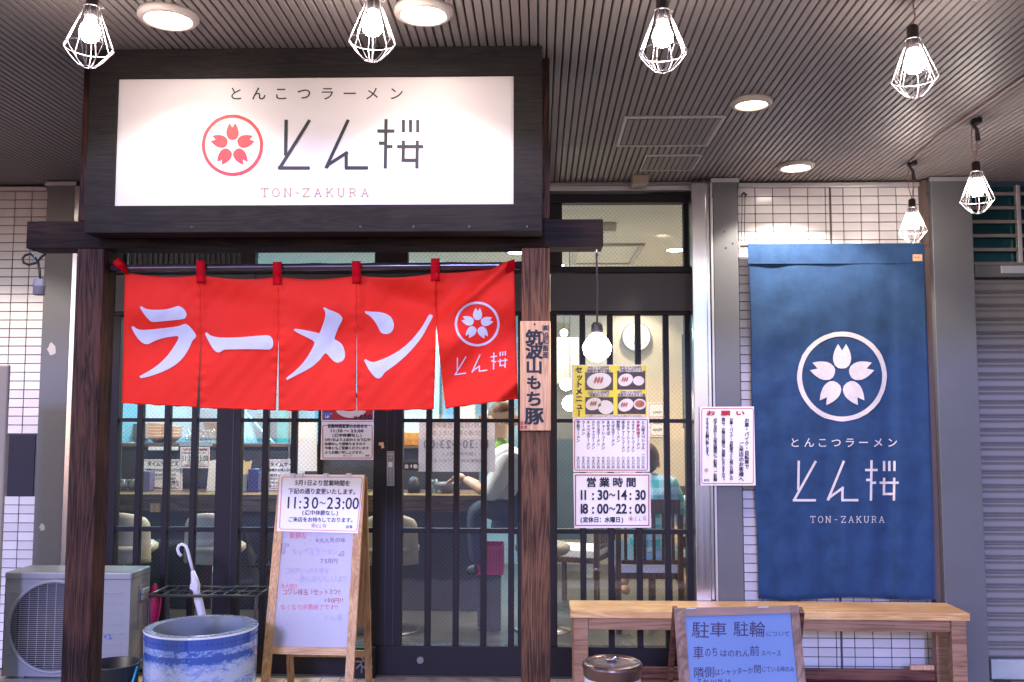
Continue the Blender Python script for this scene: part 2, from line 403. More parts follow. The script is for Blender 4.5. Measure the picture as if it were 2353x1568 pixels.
    def V(s, t, xc, y0, y1, size, bold=0, sx=None):
        p = (y1-y0)/len(t)
        for i, c in enumerate(t):
            if c == ' ': continue
            dx = dy = 0; rot = 90 if c in 'ー〜（）～' else 0
            if c in '、。': dx, dy = size*.55, -size*.55
            if c in 'ャュョッ': dx = size*.08
            s.glyph(c, xc+dx, y0+p*(i+.5)+dy, sx or size, size, bold, rot)
        return s
    # emblem: ring with five notched petals
    def emblem(s, cx, cy, Rr, wob=0, tilt=0):
        s.ring(cx, cy, Rr, Rr*.105, wob=wob)
        half = [(0, .176), (.09, .19), (.155, .245), (.19, .32), (.203, .40), (.195, .48), (.168, .57), (.132, .65), (.088, .725), (.05, .66), (0, .575)]
        pet = half + [(-x, y) for x, y in half[::-1][1:-1]]
        for k in range(5):
            a = R(72*k+tilt); c, d = math.cos(a), math.sin(a)
            s.poly([(cx+Rr*(x*c+y*d), cy+Rr*(x*d-y*c)) for x, y in pet])
        return s
    # angular shop wordmark in a 0..1 box (h = height/width)
    def wordmark(s, x0, y0, x1, y1, skew=0, t=28):
        W, Hh = 1257.0, 432.0
        def q(x, y): X_ = (x-225)/W; return (x0+(x1-x0)*X_, y0+(y1-y0)*(y-1020)/Hh + skew*X_)
        th = t*(x1-x0)/W
        for st in ([(309, 1025), (303, 1332)], [(510, 1028), (252, 1440)], [(238, 1438), (511, 1438)], [(840, 1026), (648, 1440)],
                   [(655, 1434), (668, 1410), (836, 1302)], [(822, 1300), (822, 1438)], [(810, 1437), (1009, 1437)], [(1163, 1020), (1156, 1442)],
                   [(1088, 1122), (1235, 1122)], [(1101, 1226), (1160, 1226)], [(1160, 1255), (1218, 1255)], [(1311, 1027), (1311, 1133)],
                   [(1372, 1027), (1372, 1133)], [(1433, 1027), (1433, 1133)], [(1257, 1255), (1482, 1255)], [(1311, 1203), (1308, 1386)],
                   [(1430, 1203), (1426, 1442)], [(1300, 1372), (1426, 1372)]):
            s.stroke([q(*p) for p in st], th, 0)
        return s
    def latin(s, xs, y0, y1, w, t, word='TON-ZAKURA'):
        "thin serif capitals TON-ZAKURA centred on xs"
        h = y1-y0
        S = dict(T=[[(0, 0), (1, 0)], [(.5, 0), (.5, 1)], [(.3, 1), (.7, 1)], [(0, 0), (0, .16)], [(1, 0), (1, .16)]],
                 N=[[(.1, 1), (.1, 0), (.9, 1), (.9, 0)], [(-.05, 0), (.2, 0)], [(.75, 0), (1.05, 0)], [(-.05, 1), (.25, 1)]],
                 Z=[[(.05, 0), (.95, 0), (.05, 1), (.95, 1)], [(.05, 0), (.05, .16)], [(.95, 1), (.95, .84)]],
                 A=[[(.08, 1), (.5, 0), (.92, 1)], [(.26, .64), (.74, .64)], [(-.05, 1), (.22, 1)], [(.78, 1), (1.05, 1)]],
                 K=[[(.15, 0), (.15, 1)], [(.9, 0), (.15, .6)], [(.42, .42), (.95, 1)], [(0, 0), (.3, 0)], [(0, 1), (.3, 1)], [(.75, 0), (1, 0)], [(.8, 1), (1.05, 1)]],
                 U=[[(.12, 0), (.12, .7), (.25, .93), (.5, 1), (.75, .93), (.88, .7), (.88, 0)], [(-.02, 0), (.28, 0)], [(.74, 0), (1.02, 0)]],
                 R=[[(.15, 0), (.15, 1)], [(.15, 0), (.6, 0), (.82, .1), (.86, .26), (.78, .42), (.6, .5), (.15, .5)], [(.5, .5), (.95, 1)], [(0, 0), (.15, 0)], [(0, 1), (.32, 1)]])
        S['O'] = [[(.5+.48*math.cos(k*math.pi/8), .5+.5*math.sin(k*math.pi/8)) for k in range(17)]]
        S['-'] = [[(.25, .55), (.75, .55)]]
        for c, x in zip(word, xs):
            for st in S[c]: s.stroke([(x-w/2+w*a, y0+h*b) for a, b in st], t, .5)
        return s
def latin_row(pairs, y0, y1, w, t, f, m, par, **k):
    for c_, x_ in pairs: put('roman_letter', Ink().latin([x_], y0, y1, w, t, c_), f, m, par, **k)
def onY(Y): return lambda u, v: P(u, v, Y)
def onplane(p0, n, off=0):
    n = n.normalized(); p0 = Vector(p0)
    if n.y > 0: n = -n
    p1 = p0 + n*off
    def f(u, v):
        d = ray(u, v); return CAM + d*((p1-CAM).dot(n)/d.dot(n))
    return f
def put(name, ink, mapf, m, parent=None, grid=0, solid=0, smooth=False):
    me = bpy.data.meshes.new(name); bm = bmesh.new()
    vs = [bm.verts.new((x, -y, l_*.1)) for (x, y), l_ in zip(ink.v, ink.l)]
    for f in ink.f:
        try: bm.faces.new([vs[i] for i in f])
        except ValueError: pass
    if grid:
        x0, x1 = min(x for x, y in ink.v), max(x for x, y in ink.v); y0, y1 = min(y for x, y in ink.v), max(y for x, y in ink.v)
        for k in range(int(x0//grid)+1, int(x1//grid)+1):
            bmesh.ops.bisect_plane(bm, geom=bm.verts[:]+bm.edges[:]+bm.faces[:], plane_co=(k*grid, 0, 0), plane_no=(1, 0, 0))
        for k in range(int(y0//grid)+1, int(y1//grid)+1):
            bmesh.ops.bisect_plane(bm, geom=bm.verts[:]+bm.edges[:]+bm.faces[:], plane_co=(0, -k*grid, 0), plane_no=(0, 1, 0))
    for f in bm.faces:
        if f.normal.z < 0: f.normal_flip()
    for v in bm.verts: v.co = mapf(v.co.x, -v.co.y) - Vector((0, v.co.z*.0012, 0))
    if parent is not None: off = wloc(parent)
    else: off = Vector([(min(v.co[i] for v in bm.verts)+max(v.co[i] for v in bm.verts))/2 for i in range(3)])
    for v in bm.verts: v.co -= off
    if solid:
        r = bmesh.ops.extrude_face_region(bm, geom=bm.faces[:]); 
        for v in [g for g in r['geom'] if isinstance(g, bmesh.types.BMVert)]: v.co.y += solid
        bmesh.ops.recalc_face_normals(bm, faces=bm.faces)
    if smooth:
        for f in bm.faces: f.smooth = True
    bm.to_mesh(me); bm.free(); me.materials.append(m)
    o = bpy.data.objects.new(name, me); COL.objects.link(o)
    if parent is not None: o.parent = parent
    else: o.location = off
    return o
def sheet(name, quad, mapf, m, parent=None, t=.002):
    "thin laminated sheet or board face with four layout corners"
    i = Ink(); i.add(list(quad), [(0, 1, 2, 3)]); return put(name, i, mapf, m, parent, solid=t)
def rq(x0, y0, x1, y1): return [(x0, y0), (x1, y0), (x1, y1), (x0, y1)]

# ================================================================== STRUCTURE
ZC = 2.80                                            # underside of the ceiling ribs
mb = MB(); mb.box(-60, 60, -60, 60, -.30, -.012); struct('ground', mb, M['asphalt'])
# pavers along the shop front
pv = struct('pavement', MB().box(-4.2, 4.2, -3.2, .12, -.012, -.006), M['grout'])
pm = {}
for k in range(3): pm[k] = mkmesh('paver', MB().box(-.0485, .0485, -.0985, .0985, 0, .012+.0015*k), mat('paver tone %d' % k, ((.50, .41, .32), (.44, .36, .29), (.52, .45, .38))[k], .75, 0, .12, 9, .3, 120))
far = MB()
for j in range(-16, 1):
    for i in range(-42, 42):
        x = i*.1+.05; y = j*.2 - .02 + (.1 if i % 2 else 0)
        if y > .02: continue
        if -.85 < y and -1.95 < x < 1.15: inst('paver', pm[random.randrange(3)], (x+random.uniform(-.001, .001), y, -.007), pv, .002)
        elif y > -3.1: far.box(x-.0485, x+.0485, y-.0985, y+.0985, -.006, .006)
o = struct('paver_field', far, M['paver'], pv); o['kind'] = 'stuff'

# ceiling: backing sheet and one object per rib
cx0, cx1 = -4.6, 4.6; HX0, HX1 = X(1432, 300, -1.1), X(1652, 300, -1.1)
ce = struct('ceiling', MB().box(cx0, cx1, -3.05, .06, ZC+.022, ZC+.12), M['ceil_back'])
pr = [(-.0115, .0), (-.009, .0), (.009, .0), (.0115, .0)]
def ribm(L):
    b = MB(); sec = [(-.0125, .022), (-.0125, .003), (-.0095, 0), (.0095, 0), (.0125, .003), (.0125, .022)]
    n = len(sec); b.v = [Vector((x, y, z)) for y in (0, L) for x, z in sec]
    for i in range(n-1): b.face((i, i+1, n+i+1, n+i))
    b.face(range(n)); b.face(range(n, 2*n)); return mkmesh('ceiling_rib', b, M['rib'])
rl = ribm(3.05); n = 0; pitch = .0305
x = cx0+.1
while x < cx1-.1:
    inst('ceiling_rib', rl, (x, -3.03, ZC), ce); x += pitch
mb = MB().box(cx0, cx1, -3.15, -3.05, ZC-.03, ZC+.5); struct('canopy_edge', mb, M['pillar'])
mb = MB().box(-9, 9, -3.05, 9, ZC+.125, ZC+.9); struct('upper_storey', mb, M['pillar'])

def hatch(u0, v0, u1, v1, uR0, label, wd):
    a = PZ(u0, v0, ZC); b = PZ(u1, v1, ZC); xa = (a.x + PZ(uR0, v1, ZC).x)/2; xb = (PZ(u1, v0, ZC).x + PZ(u1-22, v1, ZC).x)/2
    y0, y1 = a.y, b.y
    t = thing('ceiling_hatch', label, 'hatch', ((xa+xb)/2, (y0+y1)/2, ZC))
    obj('hatch_frame', MB().box(xa-wd, xb+wd, y0-wd, y0, ZC-.008, ZC+.004).box(xa-wd, xb+wd, y1, y1+wd, ZC-.008, ZC+.004).box(xa-wd, xa, y0, y1, ZC-.008, ZC+.004).box(xb, xb+wd, y0, y1, ZC-.008, ZC+.004), M['alu'], t, bevel=.002)
    obj('hatch_panel', MB().box(xa, xb, y0, y1, ZC-.0035, ZC-.0015), M['ceil_back'], t)
    k = xa+.016
    hm = MB().box(-.0125, .0125, 0, y1-y0-.02, -.006, 0); hme = mkmesh('hatch_rib', hm, M['rib'])
    while k < xb-.01: inst('hatch_rib', hme, (k, y0+.01, ZC-.002), t, .002); k += pitch
hatch(1440, 270, 1650, 331, 1425, 'large rectangular access hatch framed in bright aluminium in the ribbed ceiling', .016)
hatch(1484, 357, 1610, 389, 1476, 'smaller access hatch with narrow rib coloured frame, nearer the wall than the large one', .009)
c = P(1469, 404, -.12); obj_ = obj('sensor', MB().box(c.x-.045, c.x+.045, -.17, -.08, ZC-.05, ZC+.01), M['beige'], bevel=.006); tag(obj_, 'small beige sensor box under the ceiling edge above the transom window', 'sensor')

# ---- tiled walls
TW, TH = .100, .0505
def tile_wall(name, x0, x1, z0, z1, seen, thick=.14, openings=(), heavy=None):
    w_ = struct(name, MB().box(x0, x1, .004, thick, -.01, ZC+.12), M['grout'])
    me = [mkmesh('tile', MB().box(-TW/2+.0022, TW/2-.0022, 0, .008, -TH/2+.0022, TH/2-.0022), mat('tile tone %s %d' % (name, k), tuple(c*(.93, 1, 1.04)[k] for c in (.66, .62, .63)), .15, 0, .07, 3, .06, 40)) for k in range(3)]
    rest = MB(); nx = int(round((x1-x0)/TW)); px = (x1-x0)/nx; nz = int((z1-z0)/TH)
    cnt = 0
    for i in range(nx):
        for j in range(nz):
            x = x0+(i+.5)*px; z = z1-(j+.5)*TH
            if any(a < x < b and c < z < d for a, b, c, d in openings): continue
            if seen(x, z) and cnt < 300:
                inst('tile', me[random.randrange(3)], (x, -.004+random.uniform(-.0006, .0006), z), w_, .0015, rot=(random.uniform(-.004, .004), 0, random.uniform(-.004, .004)), scale=(px/TW, 1, 1)); cnt += 1
            else: rest.box(x-px/2+.0022, x+px/2-.0022, -.004, .004, z-TH/2+.0022, z+TH/2-.0022)
    if rest.v: o = struct('hidden_tiles', rest, M['tile'], w_); o['kind'] = 'stuff'
    return w_
RX0, RX1 = X(1703, 960, 0), X(2157, 960, 0)
BX0, BX1 = X(1731, 960, 0)+.01, X(2140, 960, 0)-.03       # behind the banner
def seen_r(x, z):
    if z < Z(1900, 1545, 0): return False
    return not (BX0+.06 < x < BX1-.06 and Z(1900, 1360, 0) < z < Z(1900, 575, 0)-.0)
rw = tile_wall('tiled_wall', RX0, RX1, 0, ZC-.035, seen_r)
LX0, LX1 = X(-260, 960, 0), X(92, 960, 0)
lw = tile_wall('tiled_wall', LX0, LX1, 0, ZC-.035, lambda x, z: x > X(-20, 960, 0) and z > Z(50, 1420, 0), openings=[(X(17, 1070, 0), X(77, 1070, 0)+.02, Z(50, 1143, 0), Z(50, 1000, 0))])
v = obj('vent_panel', MB().box(X(19, 1070, 0), X(79, 1070, 0), -.003, .03, Z(50, 1143, 0), Z(50, 1000, 0)), mat('dark recess panel', (.012, .010, .022), .7), lw)
struct('ceiling_trim', MB().box(RX0, RX1, -.03, .01, ZC-.036, ZC-.012), M['alu'], bevel=.003)
struct('ceiling_trim', MB().box(LX0, LX1, -.03, .01, ZC-.036, ZC-.012), M['alu'], bevel=.003)
# thick joint in the middle of the tile field
obj('movement_joint', MB().box(X(1908, 500, 0)-.006, X(1908, 500, 0)+.006, -.006, .004, 0, ZC-.036), M['grout'], rw)

# ---- grey metal pillars
PY = -.11
def pillar(u0, u1, label, extra=()):
    x0, x1 = X(u0, 960, PY), X(u1, 960, PY)
    t = thing('pillar', label, 'pillar', ((x0+x1)/2, PY/2, 0), 'grey metal clad pillars of the shop front')
    obj('cladding', MB().box(x0, x1, PY, .02, 0, ZC-.005), M['pillar'], t, bevel=.004)
    obj('cap_trim', MB().box(x0-.01, x1+.01, PY-.012, PY-.001, ZC-.03, ZC-.006), M['alu'], t, bevel=.002)
    for x, z in extra: obj('screw', MB().lathe([(0, -.003), (.004, -.003), (.005, .003), (0, .003)], (0, 0, 0), 10), M['black'], t).location = Vector((x, PY-.002, z))-wloc(t)
    return t, x0, x1
sc = [(X(u, v_, PY), Z(u, v_, PY)) for u, v_ in ((1637, 419), (1637, 452), (1664, 533), (1668, 570), (1684, 560))]
for q in sc: pass
p1, a1, b1 = pillar(1645, 1703, 'grey metal pillar left of the blue banner with the red bordered notice on it')
for x, z in sc:
    s_ = MB(); s_.tube([(x, PY-.002, z), (x, PY+.01, z)], .005, 8); obj('screw', s_, M['black'], p1)
p2, a2, b2 = pillar(2157, 2252, 'broad grey metal pillar between blue banner and roller shutter')
obj('side_channel', MB().box(a2-.03, a2, PY+.04, -.005, 0, ZC-.01), mat('brown channel', (.10, .065, .06), .5), p2, bevel=.002)
p3, a3, b3 = pillar(87, 152, 'grey metal pillar behind the dark left post, with two pale paint scars')
for u, v_, a, b in ((119, 803, 9, 15), (97, 1212, 6, 9)):
    i = Ink(); pts = [(u+a*(1+.25*math.sin(k*2.3))*math.cos(k*math.pi/6), v_+b*(1+.15*math.sin(k*1.7))*math.sin(k*math.pi/6)) for k in range(12)]
    i.poly(pts); put('paint_scar', i, onY(PY-.0015), M['dullwhite'], p3)
# stainless posts
def steel_post(u0, u1, label):
    x0, x1 = X(u0, 960, PY), X(u1, 960, PY)
    t = thing('steel_jamb', label, 'jamb', ((x0+x1)/2, PY, 0), 'stainless steel jambs beside the door frame')
    w_ = x1-x0
    obj('steel_face', MB().box(x0, x0+w_*.68, PY-.004, .02, 0, ZC-.03), M['steel'], t, bevel=.004)
    obj('steel_return', MB().box(x0+w_*.70, x0+w_*.86, PY+.012, .02, 0, ZC-.03), M['steel'], t, bevel=.003)
    obj('edge_bead', MB().box(x0+w_*.88, x1-.001, PY-.002, .02, 0, ZC-.03), M['alu'], t, bevel=.002)
steel_post(1595, 1645, 'shiny stainless jamb left of the pillar that carries the red bordered notice')
steel_post(152, 170, 'narrow stainless jamb glimpsed between left pillar and dark wooden post')

# ---- door and window wall
DY = .03                       # front face of the frames
def xu(u, v=1050): return X(u, v, DY)
def zv(v, u=1400): return Z(u, v, DY)
ZT = [zv(v) for v in (440, 467, 613, 627, 715, 724, 963, 972, 1217, 1228, 1488, 1541)]
z_top, z_w1, z_w0, z_s1, z_s0, z_g1, z_b1a, z_b1b, z_b2a, z_b2b, z_g0, z_bot = ZT
fw = thing('door_wall', 'dark bronze framed glass front with lattice bars, transom windows and charcoal band', 'shopfront', (xu(900), DY, 0))
def fr(name, u0, u1, z0, z1, y0=DY, y1=DY+.06, m='frame', bev=.003, par=None):
    return obj(name, MB().box(xu(u0), xu(u1), y0, y1, z0, z1), M[m], par or fw, bevel=bev)
xL, xR = 250, 1594
fr('head_rail', xL, xR, z_w1, ZC-.06, DY-.01)
fr('header_trim', xL, xR, ZC-.05, ZC-.022, DY-.05, DY+.0, 'alu'); fr('header_lip', xL, xR, ZC-.022, ZC-.002, DY-.06, DY+.01, 'steeldull')
fr('transom_rail', xL, xR, z_s1, z_w0, DY-.008)
tr_div = [(xL, 268), (545, 576), (855, 932), (1200, 1293), (1578, xR)]
for a, b in tr_div: fr('transom_post', a, b, z_w0+.001, z_w1-.001, DY+.0)
for k in range(4):
    a, b = tr_div[k][1], tr_div[k+1][0]
    w_ = fr('transom_window', a, b, z_w0, z_w1, DY+.028, DY+.034, 'pane', 0); w_['label'] = 'wired glass transom pane'
for a, b in ((xL, 576), (577, 931), (932, 1264), (1266, xR)): fr('spandrel_panel', a, b, z_s0, z_s1-.004, DY+.004, DY+.05, 'spandrel', .002)
fr('door_head', xL, xR, z_g1, z_s0-.002, DY+.0)
fr('bottom_rail', xL, xR, .012, z_g0, DY+.002)
fr('threshold', xL, xR, -.004, .012, DY-.05, DY+.1, 'steeldull')
st = [(250, 268, 1), (496, 552, 1), (858, 925, 1), (1190, 1280, 1), (1577, 1594, 1)]
bars = [[311, 374, 437], [601, 667, 729], [978, 1042, 1105, 1168], [1333, 1397, 1462, 1527]]
bw = 7.0
for a, b, _ in st: fr('stile', a, b, z_g0+.001, z_g1-.001, DY-.002, DY+.065)
bsw = {0: 6.5, 1: 6.5, 2: 6.5, 3: 6.2}
cells = []
for k in range(4):
    a, b = st[k][1], st[k+1][0]
    for c in bars[k]: fr('glazing_bar', c, c+13.4, z_g0+.001, z_g1-.001, DY+.004, DY+.045)
    xs = [a]+[q for c in bars[k] for q in (c, c+13.4)]+[b]
    for j in range(0, len(xs), 2):
        for (za, zb) in ((z_b1a, z_b1b), (z_b2a, z_b2b)): fr('cross_bar', xs[j]+.2, xs[j+1]-.2, zb, za, DY+.010, DY+.040, bev=.001)
    gp = fr('glass_pane', a, b, z_g0, z_g1, DY+.024, DY+.030, 'pane', 0); gp['label'] = 'wired safety glass of one door leaf'
# thin groove lines on the stiles
for u in (534, 888, 906): fr('stile_groove', u, u+1.6, z_g0, z_g1, DY-.0045, DY-.002, 'black', 0)
fr('floor_lock', 1139-12, 1139+12, .001, .002, DY-.004, DY)
q = P(1255, 1513, DY); lk = MB(); lk.tube([(xu(966, 1513), DY-.008, zv(1517, 966)), (xu(966, 1513), DY+.01, zv(1517, 966))], [.019, .021], 20); obj('lock_cylinder', lk, M['steeldull'], fw)
fr('darkening_sheet', 269, 544, z_w0+.002, z_w1-.002, DY+.062, DY+.07, 'ceil_back', 0)  # dark sheet added behind the first transom pane to darken that bay
struct('side_filler', MB().box(X(171, 1000, 0), xu(249.5), DY-.005, DY+.08, 0, ZC-.05), M['frame'], bevel=.002)
# strips stand in for the ceiling mirrored in the first transom pane
for k in range(22):
    u = 272+k*12.3
    fr('reflection_strip', u, u+6.5, z_w0+.01, z_w1-.01, DY+.04, DY+.06, 'spandrel', 0)

struct('facade_wall', MB().box(-9, LX0-.002, .0, .15, -.01, ZC+.12), M['pillar'])
# ---- shutter bay on the far right
SX0, SX1 = X(2252, 960, 0), X(2252, 960, 0)+1.6
sh = thing('roller_shutter', 'grey roller shutter closed to the ground beside the broad pillar', 'shutter', ((SX0+SX1)/2, .03, 0))
zs1, zs0 = Z(2300, 640, .04), Z(2300, 1512, .04)
sp = (zs1-zs0)/27
sm = MB(); sec = [(0, 0), (-.006, .006), (-.010, .014), (-.008, sp*.5), (-.012, sp*.62), (-.018, sp*.72), (-.018, sp*.84), (-.004, sp*.93), (0, sp)]
n = len(sec); sm.v = [Vector((x_, y_, z_)) for x_ in (0, SX1-SX0) for y_, z_ in sec]
for i in range(n-1): sm.face((i, i+1, n+i+1, n+i))
sme = mkmesh('shutter_slat', sm, M['shutter'])
for k in range(27): inst('shutter_slat', sme, (SX0, .05, zs0+k*sp), sh)
obj('bottom_bar', MB().box(SX0+.02, SX1, .02, .06, .02, zs0-.004), mat('pale bottom bar', (.40, .42, .44), .45, .3), sh, bevel=.006)
obj('shutter_backing', MB().box(SX0, SX1, .055, .075, .0, zs1), M['ceil_back'], sh)
obj('guide_box', MB().box(SX0, SX1, -.01, .06, zs1, Z(2300, 612, .04)), M['pillar'], sh, bevel=.004)
obj('box_lip', MB().box(SX0+.14, SX1, -.016, -.01, zs1+.02, Z(2300, 614, .04)), M['alu'], sh, bevel=.002)
gr = thing('grille_window', 'dark teal window behind a metal grille above the roller shutter', 'window', ((SX0+SX1)/2, .03, zs1))
gz0, gz1 = Z(2300, 606, .04), ZC-.02
obj('dark_pane', MB().box(SX0, SX1, .06, .07, gz0, gz1), M['teal_glass'], gr)
for k in range(6):
    z_ = Z(2300, 447+32*k, .04); obj('grille_bar', MB().box(SX0, SX1, .02, .04, z_-.010, z_+.010), M['rib'], gr, bevel=.003)
for u in (2338, 2430): obj('grille_post', MB().box(X(u, 520, .04)-.012, X(u, 520, .04)+.012, .015, .045, gz0, gz1), M['alu'], gr, bevel=.003)

struct('facade_wall', MB().box(SX1+.002, 9, -.02, .15, -.01, ZC+.12), M['pillar'])
# ---- timber gate: posts, beam, sign box
GY = -1.92; G1 = GY+.105
def at(u, v): return P(u, v, GY)
mx0, mx1 = X(1198, 1000, GY), X(1264, 1000, GY)
mp = obj('timber_post', MB().box(mx0, mx1, GY, G1, 0, Z(1230, 569, GY)), M['postl'], bevel=.005); tag(mp, 'brown grained timber post carrying the pale wooden nameplate', 'post', 'timber gate posts')
lx1 = X(213, 1300, GY); lx0 = lx1-.104
lp = obj('timber_post', MB().box(lx0, lx1, GY, G1, 0, Z(230, 569, GY)), M['postw'], bevel=.006); tag(lp, 'dark weathered timber post at the left, in front of the air conditioner', 'post', 'timber gate posts')
bz0, bz1 = Z(700, 570, GY), Z(700, 507, GY)
bx0, bx1 = X(61, 540, GY-.004), X(1386, 535, GY-.004)
bm_ = obj('timber_beam', MB().box(bx0, bx1, GY-.006, G1+.004, bz0, bz1), M['beamw'], bevel=.004); tag(bm_, 'dark timber crossbeam under the sign box, ends projecting past both posts', 'beam')
for k, (u0, u1) in enumerate(((1198, 1264), (200, 262))):
    x0 = mx0 if k == 0 else lx0; x1 = mx1 if k == 0 else lx1
    t = obj('upper_post', MB().box(x0, x1, GY+.0, G1, bz1+.002, ZC-.001), M['postw'], bevel=.004)
    tag(t, ('brown post stub above the beam, seen just right of the sign box' if k == 0 else 'dark post stub above the beam behind the left end of the sign box'), 'post', 'post stubs above the beam')
# sign box
sy0 = -2.04
def sx(u, v=330): return X(u, v, sy0)
def sz(v, u=700): return Z(u, v, sy0)
SB = thing('sign_box', 'large white shop sign in charcoal stained board frame above the red noren', 'sign', (sx(720), sy0, sz(533)))
fx0, fx1, fz0, fz1 = sx(201, 320), sx(1246, 320), sz(534), ZC-.001
ix0, ix1, iz0, iz1 = sx(266, 320), sx(1180, 320), sz(471), sz(177)
obj('frame_board', MB().box(fx0, fx1, sy0, sy0+.10, fz0, iz0), M['signbox'], SB, bevel=.003)
obj('frame_board', MB().box(fx0, fx1, sy0, sy0+.10, iz1, fz1), M['signbox'], SB, bevel=.003)
obj('frame_board', MB().box(fx0, ix0, sy0+.0008, sy0+.10, iz0, iz1), M['signbox'], SB)
obj('frame_board', MB().box(ix1, fx1, sy0+.0008, sy0+.10, iz0, iz1), M['signbox'], SB)
obj('sign_face', MB().box(ix0, ix1, sy0+.012, sy0+.03, iz0, iz1), M['sign'], SB)
for u, v_ in ((440, 522), (950, 521), (828, 521), (1078, 521), (1211, 521)):
    s_ = MB(); s_.tube([(sx(u, v_), sy0-.0015, sz(v_, u)), (sx(u, v_), sy0+.004, sz(v_, u))], .004, 8); obj('nail', s_, M['black'], SB)
fy = onY(sy0+.0105)
for ch, u in zip('とんこつラーメン', (542, 594.5, 646, 698.5, 752, 803.7, 855, 910.5)): put('character', Ink().glyph(ch, u, 215, 35, 33, .004), fy, M['ink'], SB)
i = Ink().emblem(534, 334, 70.5, .5); put('emblem', i, fy, M['redink'], SB)
i = Ink().wordmark(635, 274, 973, 390); put('wordmark', i, fy, M['ink'], SB)
latin_row(zip('TON-ZAKURA', [574.5+.2687*q for q in (125, 220, 322, 405, 480, 580, 680, 778, 878, 982)]), 433.5, 452, 16, 1.5, fy, M['brownink'], SB)

# ================================================================== NOREN
NY = -1.865
def zA(x, y): return ((460+x*.625)/1.7407, (1020+y*.625)/1.7407)
def zB(x, y): return ((1080+x*.625)/1.7407, (1120+y*.625)/1.7407)
def fold(u, v):
    s = 0
    t = max(0.0, (v-620)/320)
    a = (u*.55 + v*.83)                     # long diagonal sag folds
    s += .015*math.sin(a/38+.6)*math.exp(-((v-740)/120)**2)
    s += .010*math.sin((u*.35-v)/24+1.0)*math.exp(-((v-700)/80)**2)
    if u > 1000:
        k = ((u-1005)*.78 + (v-745)*.9)     # strong pull from the raised right corner
        s += .034*math.exp(-(k/15)**2)*min(1, (u-1000)/60)*(1 if v < 780 else max(0, 1-(v-780)/60))
        s += .012*math.sin(k/30)
        s += .022*math.exp(-(((u-1165)*.8+(v-900)*.9)/15)**2)
    if 820 < u < 1000: s += -.016*math.exp(-(((u-905)/70)**2+((v-690)/38)**2)) + .008*math.sin((v*.8-u*.5)/18)*math.exp(-((v-680)/60)**2)
    for x in (461, 640, 820, 1003): s += .009*math.exp(-((u-x)/13)**2)*max(.15, 1-t) + .0025*math.sin(v/4.3+x)*math.exp(-((u-x)/13)**2)
    s += .004*t*math.sin(u/27+v/90) + .0016*math.sin(u/9+v/13)*math.sin(v/21+u/31)
    return s
def nmap(off): return lambda u, v: P(u, v, NY - fold(u, v) - off)
NR = thing('noren_curtain', 'red five panel cloth shop curtain with big white katakana under the timber beam', 'curtain', (X(740, 780, NY), NY, Z(740, 940, NY)))
topc = [(288, 626), (461, 633), (640, 637), (820, 634), (1002, 628), (1182, 597)]
def lerp(a, b, t): return (a[0]+(b[0]-a[0])*t, a[1]+(b[1]-a[1])*t)
pan = [((287, 626), (461, 633), (452, 936), (280, 927), 461), ((461, 633), (640, 637), (634, 943), (459.5, 938), 640), ((640, 637), (820, 634), (817.5, 944), (640, 944), 820),
       ((820, 634), (1003, 628), (997, 941), (821, 944), 1003), ((1003, 628), (1181, 596), (1190, 917), (1024, 939), 1003)]
for k, (tl, tr, br, bl, _) in enumerate(pan):
    nx, nz = 36, 52; b = MB()
    for j in range(nz+1):
        t = j/nz; sv = 745
        for i in range(nx+1):
            s = i/nx
            top = lerp(tl, tr, s); top = (top[0], top[1]+7*math.sin(math.pi*s)*(1 if k < 4 else 1.4))
            # seams stay closed above the slit, then edges spread
            yv = tl[1]+(bl[1]-tl[1])*t
            f = max(0, (yv-sv)/(940-sv))**(1.2)
            lx = tl[0] + (bl[0]-tl[0])*(f if k > 0 else t); rx = tr[0] + (br[0]-tr[0])*(f if k < 4 else t)
            bot = lerp(bl, br, s)
            u = lx+(rx-lx)*s; v_ = top[1]+(bot[1]-top[1])*t + (1.2*math.sin(u/7) if j == nz else 0)
            b.v.append(nmap(0)(u, v_))
    for j in range(nz):
        for i in range(nx): q = j*(nx+1)+i; b.face((q, q+1, q+nx+2, q+nx+1))
    o = obj('cloth_panel', b, [M['red']], NR, smooth=True)
    sd = o.modifiers.new('t', 'SOLIDIFY'); sd.thickness = .0012
    # bottom hem
    h = MB(); pts = [nmap(.001)(bl[0]+(br[0]-bl[0])*q/24, bl[1]+(br[1]-bl[1])*q/24-2.5) for q in range(25)]
    h.tube(pts, .0035, 6); obj('hem', h, M['red'], NR, smooth=True)
for (u, v_, du) in ((461, 633, 0), (637, 636, -2), (819, 634, 0), (1000, 628, -1)):
    b = MB(); 
    for q in range(9):
        vv = v_-34+q*(52/8); off = .022 if vv < v_-6 else .0045
        b.v += [P(u-10, vv, NY-(fold(u, vv) if vv > v_-6 else 0)-off), P(u+10, vv, NY-(fold(u, vv) if vv > v_-6 else 0)-off)]
    for q in range(8): b.face((2*q, 2*q+1, 2*q+3, 2*q+2))
    o = obj('hanging_loop', b, M['redseam'], NR, smooth=True); o.modifiers.new('t', 'SOLIDIFY').thickness = .003
b = MB(); b.v = [nmap(.02)(1166, 602), nmap(.02)(1182, 595), nmap(.008)(1183, 618), nmap(.008)(1160, 626)]; b.face((0, 1, 2, 3))
o = obj('hanging_loop', b, M['redseam'], NR); o.modifiers.new('t', 'SOLIDIFY').thickness = .003
kn = MB(); kn.tube([P(264, 606, NY), P(272, 604, NY-.02), P(281, 612, NY-.018), P(290, 626, NY-.004)], [.010, .018, .014, .010], 10)
for q in range(3): kn.tube([P(270+q*5, 601, NY-.02), P(272+q*5, 612, NY-.036), P(274+q*5, 620, NY-.018)], .0025, 6)
